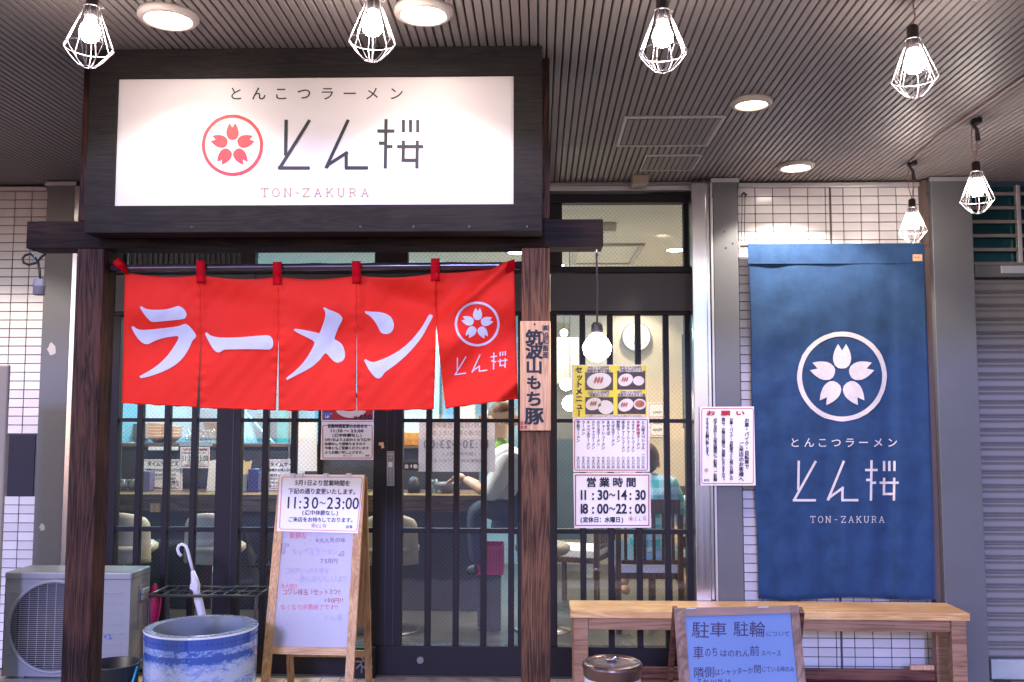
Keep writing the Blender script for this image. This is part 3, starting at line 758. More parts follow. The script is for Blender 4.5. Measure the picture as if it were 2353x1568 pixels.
obj('corner_knot', kn, M['redseam'], NR, smooth=True)
bigs = {
 'ra': [zA, [(160,335),(168,328),(195,345),(240,352),(310,350),(365,340),(400,328),(425,335),(448,355),(458,380),(452,400),(435,412),(380,418),(300,426),(245,430),(220,418),(190,385),(170,355)],
            [(106,462),(116,456),(135,470),(165,480),(230,478),(320,468),(400,458),(435,445),(455,443),(480,460),(505,492),(518,512),(515,530),(495,550),(480,585),(455,630),(420,675),(370,715),(300,750),(220,778),(165,789),(156,778),(215,745),(280,700),(340,640),(385,575),(408,525),(370,522),(300,535),(245,555),(215,570),(185,568),(150,540),(120,495)]],
 'bar': [zA, [(577,500),(590,498),(605,512),(640,525),(700,530),(790,528),(870,522),(940,516),(970,514),(995,522),(1010,545),(1012,575),(1005,595),(985,606),(940,605),(850,603),(760,605),(700,607),(680,618),(660,625),(640,615),(620,590),(600,555),(583,520)]],
 'me': [zB, [(340,180),(348,177),(375,190),(410,203),(440,218),(462,240),(460,262),(445,290),(430,325),(415,365),(412,380),(440,395),(465,420),(478,460),(478,495),(465,518),(435,530),(410,522),(385,498),(355,468),(320,510),(270,555),(210,590),(150,620),(110,641),(103,630),(140,600),(190,555),(235,500),(270,440),(285,400),(250,375),(200,350),(165,332),(153,322),(158,314),(190,317),(250,327),(300,338),(317,340),(335,295),(350,250),(355,220),(350,195)]],
 'n': [zB, [(605,205),(615,201),(650,204),(695,206),(735,215),(770,235),(788,265),(792,300),(780,330),(755,346),(725,345),(705,330),(690,300),(670,265),(640,232),(612,215)],
           [(602,515),(610,508),(640,522),(665,526),(700,515),(760,490),(830,450),(890,400),(940,345),(980,290),(1005,245),(1020,222),(1040,228),(1035,250),(1010,295),(975,360),(930,420),(870,485),(800,545),(750,580),(730,598),(715,620),(700,630),(680,628),(655,605),(630,570),(612,535)]]}
def smoothpoly(p):
    o = []
    n = len(p)
    for k in range(n):
        a, b_, c_, d = p[k-1], p[k], p[(k+1) % n], p[(k+2) % n]; o.append(b_)
        sharp = math.dist(b_, c_) < 16
        if not sharp: o.append(tuple((9*(b_[q]+c_[q])-(a[q]+d[q]))/16 for q in (0, 1)))
    return o
for key, (zf, *polys) in bigs.items():
    i = Ink()
    for p in polys: i.poly([zf(*q) for q in smoothpoly(p)])
    put('katakana_character', i, nmap(.0035), M['white_print'], NR, grid=7, smooth=True)
put('emblem', Ink().emblem(1096.6, 745, 51.5, .3, 2), nmap(.0035), M['white_print'], NR, grid=7, smooth=True)
put('wordmark', Ink().wordmark(1043, 823, 1166, 863, -17), nmap(.0035), M['white_print'], NR, grid=7)
b = MB(); pts = [P(246+q*(1200-246)/12, 615-.006*q*(8), NY+.004) for q in range(13)]
z0r = Z(250, 617, NY); z1r = Z(1195, 610, NY)
pts = [Vector((X(246, 617, NY)+(mx0+.0-X(246, 617, NY))*q/24, NY+.004, z0r+(z1r-z0r)*q/24)) for q in range(25)]
b.tube(pts, [.0135+(.0022 if q % 4 == 0 else 0) for q in range(25)], 12)
ro = obj('bamboo_pole', b, M['bronze'], smooth=True); tag(ro, 'dark knotted bamboo pole from which the red curtain hangs', 'pole')

# nameplate on the middle post
PYp = GY-.022
NP = thing('wooden_nameplate', 'pale cedar plank with vertical black brush writing nailed to the post', 'nameplate', (X(1230, 865, PYp), PYp, Z(1230, 990, PYp)))
obj('plank', MB().box(X(1195, 865, PYp), X(1265.5, 865, PYp), PYp, GY-.001, Z(1230, 990, PYp), Z(1230, 738, PYp)), M['plank'], NP, bevel=.003)
i = Ink()
for ch, y, s in (('筑', 2, 150), ('波', 118, 150), ('山', 245, 150), ('も', 385, 140), ('ち', 525, 150), ('豚', 672, 165)): u, v_ = T33(292, y); i.glyph(ch, u, v_, s*.27*1.0, s*.27*.92, .034)
for ch, y in zip('㈱協和畜産', (-80, -18, 36, 92, 150)): u, v_ = T33(390, y); i.glyph(ch, u, v_, 15.5, 15.5, .02)
put('lettering', i, onY(PYp-.0008), M['ink'], NP)
i = Ink().frame(*T33(172, 718), *T33(232, 785), .8, 1)
for ch, x, y in (('協', 188, 735), ('和', 217, 735), ('畜', 188, 767), ('産', 217, 767)): i.glyph(ch, *T33(x, y), 7, 7, .02)
put('red_seal', i, onY(PYp-.0008), M['redink'], NP)
s_ = MB(); u, v_ = T33(296, -112); q = P(u, v_, PYp); s_.tube([q+Vector((0, -.002, 0)), q+Vector((0, .004, 0))], .004, 8); obj('nail', s_, M['black'], NP)

# ================================================================== BLUE BANNER
BY = -.075
def bfold(u, v):
    t = (v-560)/815
    return (.017*math.sin(u/24+.5+t*1.0)*(.1+.9*t) + .010*math.sin(u/11+2*t)*t + .004*math.sin((u*.6+v)/17)*math.exp(-((u-1790)/60)**2) + .010*math.exp(-((u-2065)/12)**2)*(.2+t) + .010*math.exp(-((u-(1890+60*t))/16)**2)*t
            + .006*math.exp(-(((u-1900)*.5+(v-690))/60)**2))
def bmap(off): return lambda u, v: P(u, v, BY-bfold(u, v)-off)
BN = thing('hanging_banner', 'tall indigo blue banner with cream emblem and wordmark over white tiles', 'banner', (X(1930, 960, BY), BY, Z(1930, 1375, BY)))
b = MB(); nx, nz = 90, 60
for j in range(nz+1):
    t = j/nz
    for i_ in range(nx+1):
        s = i_/nx; u0 = 1717+25*t+2*math.sin(t*9); u1 = 2123+28*t; u = u0+(u1-u0)*s
        b.v.append(bmap(0)(u, 561+(1376+3*math.sin(s*9)-561)*t - 2*s*(1-t)))
for j in range(nz):
    for i_ in range(nx): q = j*(nx+1)+i_; b.face((q, q+1, q+nx+2, q+nx+1))
o = obj('cloth', b, M['blue'], BN, smooth=True); o.modifiers.new('t', 'SOLIDIFY').thickness = .0015
hb = MB(); hb.box(X(1717.5, 580, BY)+.0, X(2123, 580, BY), BY-.0085, BY-.006, Z(1900, 607, BY), Z(1900, 560.5, BY)); obj('top_sleeve', hb, M['blue'], BN, bevel=.0012)
put('emblem', Ink().emblem(1935, 865.5, 103, .7), bmap(.0022), M['cream_print'], BN, grid=10, smooth=True)
for ch, x in zip('とんこつラーメン', (385, 508, 622, 740, 858, 975, 1100, 1222)): put('character', Ink().glyph(ch, *T34(x, 903), 25, 24, .006), bmap(.0022), M['cream_print'], BN, grid=10)
put('wordmark', Ink().wordmark(1819, 1058, 2065, 1153), bmap(.0022), M['cream_print'], BN, grid=10)
latin_row(zip('TON-ZAKURA', [1868+q*(2026-1868)/9 for q in range(10)]), 1187, 1201, 11, 1.3, bmap(.003), M['cream_print'], BN, grid=5)
sheet('label_patch', rq(2097.5, 585, 2119, 600), bmap(.003), M['plank'], BN, .001)
i = Ink().rect(2102, 590, 2105, 593).rect(2109, 590, 2112, 593); put('patch_print', i, bmap(.0042), M['redink'], BN)
rod = MB(); rod.tube([P(1700, 566, BY+.012), P(2150, 565, BY+.012)], .009, 12); ro = obj('banner_rod', rod, M['oldwood'], smooth=True); tag(ro, 'pale wooden rod along the top of the blue banner', 'rod')
for (u, vt, ub) in ((1705, 449, 1708), (2118, 447, 2121)):
    h = thing('wall_hook', 'small dark hook with hanging cord at the %s end above the blue banner' % ('left' if u < 1900 else 'right'), 'hook', P(u, vt, -.02), 'hooks holding up the banner')
    mb = MB(); q = P(u, vt, -.01); mb.tube([q+Vector((0, .01, 0)), q+Vector((0, -.05, .002)), q+Vector((.012, -.06, -.012)), q+Vector((.004, -.055, -.02))], .006, 8); obj('hook_body', mb, M['blackmetal'], h, smooth=True)
    mb = MB(); e = P(ub, 562, BY-.003); 
    for d in (0, .016): mb.tube([q+Vector((d-.01, -.05, -.015)), Vector((e.x+d-.01, e.y, e.z+.01))], .0022, 6)
    obj('cord', mb, M['blackcord'], h)

# ================================================================== HANGING LAMPS
def lamp(loc, zc, label, scale=1.0, tilt=(0, 0), bracket=False, cordm='cord', group='wire caged lamps strung along the ceiling'):
    t = thing('caged_lamp', label, 'lamp', loc, group)
    L = Vector(loc); s = scale
    ax = Vector((tilt[0], tilt[1], 1)).normalized(); e1 = Vector((1, 0, 0)); e1 = (e1-ax*e1.dot(ax)).normalized(); e2 = ax.cross(e1)
    q = lambda r, a, z: L + e1*(r*math.cos(a)*s) + e2*(r*math.sin(a)*s) + ax*(z*s)
    # origin = top of the cage
    mb = MB(); pf = [(0, .052), (.013, .048), (.018, .042), (.018, .006), (.021, .004), (.021, -.004), (.020, -.008), (.020, -.030), (0, -.030)]
    n = 18; b0 = []
    for r, z in pf: b0.append([q(r, 2*math.pi*k/n, z) for k in range(n)])
    for g in b0: mb.v += g
    for i_ in range(len(pf)-1):
        for k in range(n): mb.face((i_*n+k, i_*n+(k+1) % n, (i_+1)*n+(k+1) % n, (i_+1)*n+k))
    obj('socket', mb, M['blackmetal'], t, smooth=True)
    mb = MB(); pf = [(.0, -.028), (.014, -.030), (.017, -.045), (.026, -.062), (.031, -.078), (.029, -.094), (.019, -.106), (0, -.111)]
    for r, z in pf: mb.v += [q(r, 2*math.pi*k/n, z) for k in range(n)]
    for i_ in range(len(pf)-1):
        for k in range(n): mb.face((i_*n+k, i_*n+(k+1) % n, (i_+1)*n+(k+1) % n, (i_+1)*n+k))
    obj('bulb', mb, M['bulb'], t, smooth=True)
    mb = MB(); wr = .0013*max(1, scale)
    for k in range(8):
        for da in (-.10, .10) if k % 2 == 0 else (0,):
            a = 2*math.pi*k/8+.25
            mb.tube([q(.023, a, .0), q(.030, a+da*.6, -.022), q(.052, a+da, -.080), q(.070, a+da, -.126), q(.071, a+da, -.132), q(.050, a+da, -.160), q(.026, a+da, -.184), q(.010, a+da, -.189)], wr, 5)
    for r, z, w_ in ((.0715, -.129, 1.1), (.023, .0, 1.6), (.012, -.189, 1)):
        mb.tube([q(r, 2*math.pi*k/24, z) for k in range(25)], wr*w_, 5, False)
    obj('wire_cage', mb, M['cagewire'], t, smooth=True)
    mb = MB(); mb.tube([q(.022, .3, .0), q(.034, .3, .006)], .004, 6); obj('clamp_screw', mb, M['cagewire'], t)
    mb = MB(); top = Vector((L.x+.01*scale, L.y, zc)); p0 = q(0, 0, .05)
    mb.tube([p0, p0.lerp(top, .35)+Vector((.006, 0, 0)), p0.lerp(top, .7)-Vector((.003, 0, 0)), top], .0022, 6)
    if bracket: mb.tube([p0, p0.lerp(top, .3)-Vector((.018, 0, 0)), p0.lerp(top, .7)-Vector((.022, 0, 0)), top-Vector((.01, 0, 0))], .0022, 6)
    obj('cord', mb, M[cordm], t)
    if bracket:
        mb = MB().box(top.x-.018, top.x+.018, top.y-.02, top.y+.02, zc-.022, zc+.004); mb.tube([top+Vector((-.03, 0, -.012)), top+Vector((.0, 0, -.05)), top+Vector((.004, 0, -.10))], [.006, .009, .011], 8)
        obj('ceiling_bracket', mb, M['blackmetal'], t, bevel=.003)
    return t
lamp(P(211, 17, -2.62), ZC, 'caged bulb lamp farthest left, in front of the dark ceiling corner', 1.0, (.03, .02))
lamp(P(858, 2, -2.58), ZC, 'caged bulb lamp above the middle of the white sign', 1.0, (.02, -.03))
lamp(P(1521, 26, -2.62), ZC, 'caged bulb lamp above the two ceiling hatches', 1.0, (-.01, .02))
lamp(P(2098, 92, -2.40), ZC, 'caged bulb lamp lighting the shiny ribs at upper right', 1.0, (-.01, .0))
lamp(P(2243, 396, -1.14), ZC, 'caged bulb lamp on a long cord farthest right, near the grille window', 1.0, (0, .02), True)
lamp(P(2096, 478, -.42), ZC, 'smallest caged bulb lamp hanging over the top right corner of the blue banner', .98, (0, .0), True)

def downlight(u, v, r, label, m, power, warm=(1, .9, .78), spread=118):
    c = PZ(u, v, ZC-.006)
    t = thing('downlight', label, 'ceiling light', c, 'recessed round downlights in the ribbed ceiling')
    mb = MB().lathe([(r*.76, -.012), (r*.80, -.017), (r*.93, -.013), (r, -.004), (r, .010), (r*.74, .010)], c, 40); obj('trim_ring', mb, mat('ring paint', (.45, .38, .35), .45), t, smooth=True)
    mb = MB().lathe([(r*.77, -.011), (r*.70, .004), (r*.70, .005)], c, 40); obj('reflector', mb, M['paper'], t, smooth=True)
    mb = MB().lathe([(r*.71, .0035), (.0005, .0036)], c, 40); obj('lamp_disc', mb, m, t)
    l = bpy.data.lights.new('downlight_beam', 'SPOT'); l.energy = power; l.spot_size = R(spread); l.spot_blend = .28; l.shadow_soft_size = .04; l.color = warm
    lo = bpy.data.objects.new('downlight_beam', l); COL.objects.link(lo); lo.parent = t; lo.location = (0, 0, -.02)
    return t
downlight(387, 39, .100, 'round downlight over the left half of the white sign', M['down'], 5.5)
downlight(973, 28, .098, 'round downlight over the right half of the white sign', M['down'], 5.5)
downlight(1727, 236, .088, 'amber tinted downlight right of the large ceiling hatch', M['down_warm'], 16, (1, .78, .5))
downlight(1829, 382, .098, 'round white downlight nearest the tiled wall', M['down'], 40)
downlight(-190, 330, .098, 'downlight outside the left edge that lights the left tiled wall', M['down'], 32)
# cable along the ceiling
mb = MB(); mb.tube([PZ(2353, 178, ZC-.01), PZ(2232, 262, ZC-.012), PZ(2150, 318, ZC-.01), PZ(2092, 372, ZC-.012)], .004, 6); o = obj('ceiling_cable', mb, M['cord']); tag(o, 'thin cable running along the ribs between the two lamps at right', 'cable')

# globe bulb hung from the beam end
t = thing('globe_lamp', 'large glowing bare bulb hanging on black cord from the right end of the beam', 'lamp', P(1372, 800, GY+.03))
yb = GY+.03; q = lambda u, v: P(u, v, yb)
c = q(1372, 797); mb = MB()
mb.lathe([(0, .075), (.014, .073), (.018, .050), (.040, .026), (.054, .0), (.047, -.030), (.025, -.050), (0, -.056)], c, 28); obj('bulb', mb, M['bulbbig'], t, smooth=True)
c2 = q(1372, 755); mb = MB().lathe([(0, .024), (.014, .022), (.021, .012), (.023, -.010), (.019, -.022), (0, -.022)], c2, 20); obj('socket', mb, M['blackmetal'], t, smooth=True)
mb = MB().tube([q(1372, 744), q(1373, 660), q(1371, 610), q(1371, 582)], .0035, 8); obj('cord', mb, M['blackcord'], t)
mb = MB().tube([q(1371, 568), q(1371, 580), q(1374, 586), q(1371, 592), q(1368, 588)], .003, 8); obj('hook', mb, M['chrome'], t)
# empty socket on a looped cable at the left beam end
t = thing('empty_lamp_socket', 'empty grey lamp socket dangling on a looped black cable from the left beam end', 'lamp socket', P(88, 640, GY+.03))
pts = [(104, 584), (96, 590), (84, 604), (66, 609), (54, 604), (52, 594), (58, 587), (70, 584), (80, 592), (88, 604), (91, 622), (92, 642)]
mb = MB().tube([P(u, v, GY+.03+.012*math.sin(k)) for k, (u, v) in enumerate(pts)], .0048, 8); obj('cable', mb, M['blackcord'], t, smooth=True)
c = P(90, 658, GY+.03); mb = MB().lathe([(0, .034), (.014, .033), (.020, .024), (.022, .006), (.0235, .004), (.0235, -.002), (.021, -.004), (.021, -.032), (.017, -.034), (.015, -.02), (0, -.018)], c, 22); obj('socket_body', mb, mat('grey bakelite', (.26, .24, .27), .5), t, smooth=True)
mb = MB().tube([P(78, 583, GY+.03), P(80, 592, GY+.03)], .003, 6); obj('cable_eye', mb, M['chrome'], t)

# ================================================================== POSTERS ON THE RIGHT DOOR
QY = DY-.012
def poster(name, label, cat, quad, Y=QY, m='paper', group=None):
    c = P(sum(q[0] for q in quad)/4, max(q[1] for q in quad), Y)
    t = thing(name, label, cat, c, group); sheet('sheet', quad, onY(Y), M[m], t, .0015); return t, onY(Y-.0012), onY(Y-.0022)
def rT(T, x0, y0, x1, y1): return [T(x0, y0), T(x1, y0), T(x1, y1), T(x0, y1)]
t, f1, f2 = poster('set_menu_poster', 'yellow set menu poster with four dish photos, topmost of the three on the door', 'poster', [T33(612, 236), T33(1258, 234), T33(1264, 690), T33(618, 690)])
put('yellow_field', Ink().rect(*T33(622, 240), *T33(1256, 682)), f1, M['yellow'], t)
i = Ink()
for q in ((728, 300, 968, 452), (1003, 285, 1243, 447), (730, 512, 970, 660), (1007, 507, 1247, 657)): i.rect(*T33(q[0], q[1]), *T33(q[2], q[3]))
put('photo_field', i, f2, M['photo_dark'], t)
k_ = .2687; f3 = onY(QY-.0034); f4 = onY(QY-.0046)
i = Ink()
for x, y, a, b_, r in ((848, 374, 106, 70, -8), (1074, 364, 66, 52, -22), (1186, 372, 48, 40, 0), (800, 570, 70, 52, -20), (905, 598, 68, 60, 10), (1076, 580, 68, 52, -25), (1196, 572, 54, 46, 0)): i.ell(*T33(x, y), a*k_, b_*k_, r)
i.rect(*T33(734, 285), *T33(945, 300)); i.rect(*T33(1020, 272), *T33(1225, 296)); i.rect(*T33(770, 484), *T33(930, 506)); i.rect(*T33(1010, 482), *T33(1243, 504)); i.rect(*T33(735, 662), *T33(1235, 680))
i.rect(*T33(752, 248), *T33(936, 272)); i.rect(*T33(1028, 246), *T33(1210, 270)); i.rect(*T33(756, 458), *T33(938, 480)); i.rect(*T33(1032, 456), *T33(1214, 480))
put('plates_and_captions', i, f3, M['plate'], t)
i = Ink()
for x, y in ((848, 366), (1072, 360), (802, 566), (1066, 576)):
    s = 1 if y == 366 else .72
    for d in (-30, -4, 22): i.ell(*T33(x+d*s, y), 30*k_*s, 11*k_*s, -72)
i.ell(*T33(1196, 568), 40*k_, 30*k_); put('dumplings', i, f4, M['food'], t)
i = Ink(); i.V('セットメニュー', T33(676, 0)[0], T33(0, 245)[1], T33(0, 680)[1], 17, .035)
for s, x0, x1, y in (('Aセット200円', 755, 934, 258), ('半餃子(餃子3個)', 742, 950, 287), ('Bセット250円', 1030, 1208, 257), ('半餃子+半ライス', 1028, 1220, 284), ('Cセット300円', 758, 936, 468), ('半餃子+ライス', 768, 934, 495), ('Dセット400円', 1034, 1214, 467), ('半餃子+半ネギチャ飯', 1008, 1244, 493)):
    i.H(s, T33(x0, 0)[0], T33(x1, 0)[0], T33(0, y)[1], 7.4, .02)
i.H('※上記セットメニューはラーメンとのセットに限らせていただきます。', T33(740, 0)[0], T33(1228, 0)[0], T33(0, 671)[1], 4.6, .01)
put('lettering', i, f4, M['ink'], t)

t, f1, f2 = poster('price_list_poster', 'red bordered ramen price list in vertical writing, middle of three on the door', 'poster', [T33(623, 692), T33(1276, 690), T33(1282, 1150), T33(628, 1152)])
put('border', Ink().frame(*T33(636, 700), *T33(1264, 1140), 1.7, 4), f1, M['redink'], t)
cols = [(1225, 'とん桜スペシャル', '一〇〇〇円'), (1183, '辛羅味噌ラーメン', '九〇〇円'), (1140, 'ネギチャーシューメン', '九〇〇円'), (1098, 'のりチャーシューメン', '八五〇円'), (1055, '味玉チャーシューメン', '八五〇円'), (1012, '野菜ラーメン', '八〇〇円'), (968, 'ネギ玉ラーメン', '八〇〇円'),
        (927, 'まぜそば', '八〇〇円'), (884, 'チャーシューメン', '七五〇円'), (842, 'のり玉ラーメン', '七五〇円'), (799, 'のりキャベラーメン', '七五〇円'), (756, 'キャベ玉ラーメン', '七五〇円'), (714, 'ラーメン', '五五〇円'), (670, '学割ラーメン', '五〇〇円')]
i = Ink(); r_ = Ink()
for x, a, b_ in cols:
    u = T33(x, 0)[0]; pt = 31 if len(a) < 9 else 27
    for k, ch in enumerate(a): (r_ if x == 1183 and k < 4 else i).V(ch, u, T33(0, 712+k*pt)[1], T33(0, 712+(k+1)*pt)[1], 8.6 if pt > 28 else 7.8, .022)
    i.V(b_, u, T33(0, 1125-27*len(b_))[1], T33(0, 1127)[1], 6.8, .022)
put('lettering', i, f2, M['ink'], t); put('red_lettering', r_, f2, M['redink'], t)

t, f1, f2 = poster('opening_hours_poster', 'red bordered opening hours sign with large numerals, lowest of three on the door', 'poster', [T33(628, 1162), T33(1286, 1160), T33(1292, 1628), T33(636, 1632)])
put('border', Ink().frame(*T33(642, 1174), *T33(1278, 1614), 2.3, .5), f1, M['redink'], t)
i = Ink()
for ch, x in zip('営業時間', (782, 894, 1008, 1122)): i.glyph(ch, *T33(x, 1240), 24, 23, .034)
for row, y in (('11:30〜14:30', 1348), ('18:00〜22:00', 1466)):
    for ch, x in zip(row, (698, 730, 796, 855, 905, 960, 1015, 1062, 1116, 1178, 1224)): i.glyph(ch, *T33(x, y), 26 if ch != '〜' else 15, 31 if ch != '〜' else 22, .03)
i.H('(定休日：水曜日)', T33(682, 0)[0], T33(1060, 0)[0], T33(0, 1560)[1], 13.5, .034); i.wordmark(*T33(1150, 1530), *T33(1252, 1572))
put('lettering', i, f2, M['ink'], t)
put('emblem', Ink().emblem(*T33(1120, 1552), 5.4), f2, M['redink'], t)

t, f1, f2 = poster('parking_notice', 'red bordered request notice on the grey pillar left of the banner', 'notice', [T33(1709, 595), T33(2172, 592), T33(2187, 1268), T33(1716, 1268)], PY-.022)
put('border', Ink().frame(*T33(1724, 606), *T33(2170, 1254), 1.5, 4.5), f1, M['redink'], t)
i = Ink()
for ch, x in zip('お願い', (1803, 1930, 2055)): i.glyph(ch, *T33(x, 648), 22, 12, .05)
put('title_lettering', i, f2, M['redink'], t)
i = Ink()
for s, x, y0, y1, sz_ in (('お車・バイク・自転車で', 2112, 690, 1125, 11), ('ご来店のお客様へ', 2065, 895, 1235, 11.5), ('お車・バイク・自転車でとん桜にお越しの', 1980, 690, 1222, 8.6), ('際は、お隣の店舗のご迷惑になりますので、', 1912, 690, 1240, 8.4), ('必ず当店とん桜店舗側にご駐車、ご駐輪', 1842, 690, 1232, 8.8), ('するようお願い致します。', 1774, 690, 1030, 8.6)):
    i.V(s, T33(x, 0)[0], T33(0, y0)[1], T33(0, y1)[1], sz_, .03)
i.H('店主', *[T33(x, 0)[0] for x in (1744, 1792)], T33(0, 1222)[1], 6, .03)
put('lettering', i, f2, M['ink'], t); put('emblem', Ink().emblem(*T33(1765, 1137), 5), f2, M['redink'], t)

# notices on the middle door leaf
t, f1, f2 = poster('hours_change_notice', 'red bordered small notice about changed hours on the glass behind the easel', 'notice', [T32(612, 722), T32(1057, 722), T32(1055, 1048), T32(603, 1046)], DY-.006)
fb = Ink().frame(*T32(620, 750), *T32(1048, 1036), 1.5, 4); put('border', fb, f1, M['redink'], t)
i = Ink().H('営業時間変更のお知らせ', *[T32(x, 0)[0] for x in (662, 1006)], T32(0, 759)[1], 9.5, .03); i.H('11:30 〜 23:00', *[T32(x, 0)[0] for x in (682, 972)], T32(0, 800)[1], 9.5, .03); i.H('(途中休憩なし)', *[T32(x, 0)[0] for x in (700, 960)], T32(0, 838)[1], 8.6, .025)
for s, x1, y in (('5月1日より上記のとおり途中', 1032, 876), ('休憩なしで頑張りますので', 990, 912), ('今後ともご愛顧くださいます', 1018, 947), ('ようお願い申し上げます。', 985, 984)): i.H(s, T32(638, 0)[0], T32(x1, 0)[0], T32(0, y)[1], 7.6, .02)
i.H('店長', *[T32(x, 0)[0] for x in (985, 1022)], T32(0, 1012)[1], 5, .02); i.wordmark(*T32(822, 1004), *T32(868, 1020)); put('lettering', i, f2, M['ink'], t)
put('emblem', Ink().emblem(*T32(806, 1012), 2.8), f2, M['redink'], t)
t, f1, f2 = poster('price_poster', 'red poster with white dish and bold 400 price, half hidden by the curtain', 'poster', [T32(610, 470), T32(1060, 470), T32(1058, 718), T32(610, 718)], DY-.006)
put('red_field', Ink().rect(*T32(618, 480), *T32(1052, 708)), f1, M['redink'], t)
i = Ink().ell(*T32(865, 600), 37, 24); put('dish', i, f2, M['plate'], t)
i = Ink().ell(*T32(662, 664), 10.5, 10.5); put('blue_badge', i, f2, mat('badge blue', srgb(40, 70, 160), .3), t)
put('badge_lettering', Ink().H('UP', *[T32(x, 0)[0] for x in (642, 682)], T32(0, 680)[1], 8, .03).H('ジューシー感', *[T32(x, 0)[0] for x in (625, 700)], T32(0, 655)[1], 4, .01), onY(DY-.009), M['paper'], t)
put('price_lettering', Ink().H('¥', *[T32(x, 0)[0] for x in (885, 920)], T32(0, 687)[1], 10, .03).H('400', *[T32(x, 0)[0] for x in (926, 1044)], T32(0, 682)[1], 15, .045), onY(DY-.009), M['ink'], t)
# reversed poster inside the sliding door
QI = DY+.04
t, f1, f2 = poster('reversed_poster', 'back of a pale lilac notice taped inside the sliding door, writing showing mirrored', 'poster', [(963, 970), (1137, 969), (1138, 1085), (961, 1084)], QI, 'paper2')
i = Ink()
for s, x0, x1, y, sz_ in (('5月1日より営業時間を', 990, 1125, 978, 13), ('下記の通り変更いたします。', 975, 1132, 995, 13), ('11:30〜23:00', 972, 1128, 1021, 27), ('(途中休憩なし)', 1005, 1085, 1043, 9), ('ご来店をお待ちしております。', 978, 1125, 1059, 8)):
    j = Ink().H(s, x0, x1, y, sz_, .01); c_ = (963+1137)
    i.add([(c_-x, yy) for x, yy in j.v], [f[::-1] for f in j.f])
put('mirrored_lettering', i, onY(QI-.0012), mat('show through ink', (.36, .31, .40), .7), t)
# stickers
t, f1, f2 = poster('automatic_door_sticker', 'black sticker with two white characters on the sliding door glass', 'sticker', [(926, 1063), (962, 1063), (962, 1081), (926, 1081)], DY-.004, 'black')
put('lettering', Ink().glyph('自', 934, 1072, 10, 10, .02).glyph('動', 955, 1072, 10, 10, .02).rect(942, 1071, 948, 1072).rect(944, 1068, 946, 1075), f1, M['paper'], t)
t, f1, f2 = poster('door_switch_sticker', 'tall grey touch switch sticker on the door stile', 'sticker', [(889, 1037), (906, 1037), (906, 1117), (889, 1117)], DY-.0065, 'sticker')
i = Ink().H('自動', 891, 904, 1044, 6).V('押', 897.5, 1048, 1056, 5).rect(892, 1062, 902, 1074).V('おしてください', 897.5, 1078, 1114, 5).frame(890, 1038, 905, 1116, .6, 2); put('lettering', i, f1, M['alu'], t)
i = Ink().poly([(870, 1018), (881, 1016), (883, 1030), (876, 1031), (876, 1024), (871, 1024)]); o = put('tape_scrap', i, onY(DY-.004), M['plank'], fw)

# ================================================================== OBJECTS ON THE PAVEMENT
# air conditioner
AY, AB = -.60, -.36
ax0, ax1 = X(8, 1440, AY), X(297, 1440, AY); az1 = Z(150, 1316, AY); az0 = .155
AC = thing('air_conditioner', 'ivory outdoor air conditioner unit with round fan grille behind the left post', 'air conditioner', ((ax0+ax1)/2, AY, az0))
fc = P(124, 1440, AY); fr_ = 104/FPX*(AY+5.4)
b = MB(); n = 48                                   # front with a round hole
hole = [(fc.x+fr_*math.cos(2*math.pi*k/n), fc.z+fr_*.98*math.sin(2*math.pi*k/n)) for k in range(n)]
for k in range(n):
    def edge(p):
        dx, dz = p[0]-fc.x, p[1]-fc.z; s = min([(a-fc.x)/dx if abs(dx) > 1e-6 and (a-fc.x)/dx > 0 else 9e9 for a in (ax0, ax1)]+[(a-fc.z)/dz if abs(dz) > 1e-6 and (a-fc.z)/dz > 0 else 9e9 for a in (az0, az1-.035)])
        return (fc.x+dx*s, fc.z+dz*s)
    h0, h1 = hole[k], hole[(k+1) % n]; e0, e1 = edge(h0), edge(h1); m0 = len(b.v)
    b.v += [Vector((q[0], AY, q[1])) for q in (h0, h1, e1, e0)]; b.face((m0, m0+1, m0+2, m0+3))
    if abs(e0[0]-e1[0]) > 1e-6 and abs(e0[1]-e1[1]) > 1e-6:
        cx_ = ax1 if max(e0[0], e1[0]) > ax1-1e-5 else ax0; cz_ = az1-.035 if max(e0[1], e1[1]) > az1-.035-1e-5 else az0
        m0 = len(b.v); b.v += [Vector((e0[0], AY, e0[1])), Vector((e1[0], AY, e1[1])), Vector((cx_, AY, cz_))]; b.face((m0, m0+1, m0+2))
b.box(ax0+.001, ax1-.001, AY+.012, AB, az0, az0+.02); b.box(ax0, ax0+.004, AY, AB, az0, az1-.035); b.box(ax1-.004, ax1, AY+.001, AB, az0, az1-.035)
obj('casing', b, M['ac'], AC)
obj('top_cover', MB().box(ax0-.004, ax1+.004, AY-.004, AB, az1-.035, az1), M['ac'], AC, bevel=.008, seg=3)
obj('fan_cavity', MB().box(ax0+.01, ax1-.01, AY+.10, AY+.11, az0+.01, az1-.04), M['acdark'], AC)
b = MB(); b.tube([(fc.x+fr_*1.0*math.cos(2*math.pi*k/48), AY-.003, fc.z+fr_*.98*math.sin(2*math.pi*k/48)) for k in range(49)], .0095, 8, False); obj('fan_ring', b, M['ac'], AC, smooth=True)
b = MB(); z_ = fc.z-fr_+.006
while z_ < fc.z+fr_-.004:
    h = math.sqrt(max(0, fr_**2-((z_-fc.z)/.98)**2)); b.tube([(fc.x-h, AY+.004, z_), (fc.x+h, AY+.004, z_)], .0018, 5); z_ += .0098
for k in range(-4, 5):
    x_ = fc.x+k*.045; h = math.sqrt(max(0, fr_**2-(x_-fc.x)**2)); b.tube([(x_, AY+.007, fc.z-h), (x_, AY+.007, fc.z+h)], .0018, 5)
obj('grille', b, M['wire'], AC)['kind'] = 'stuff'
b = MB()
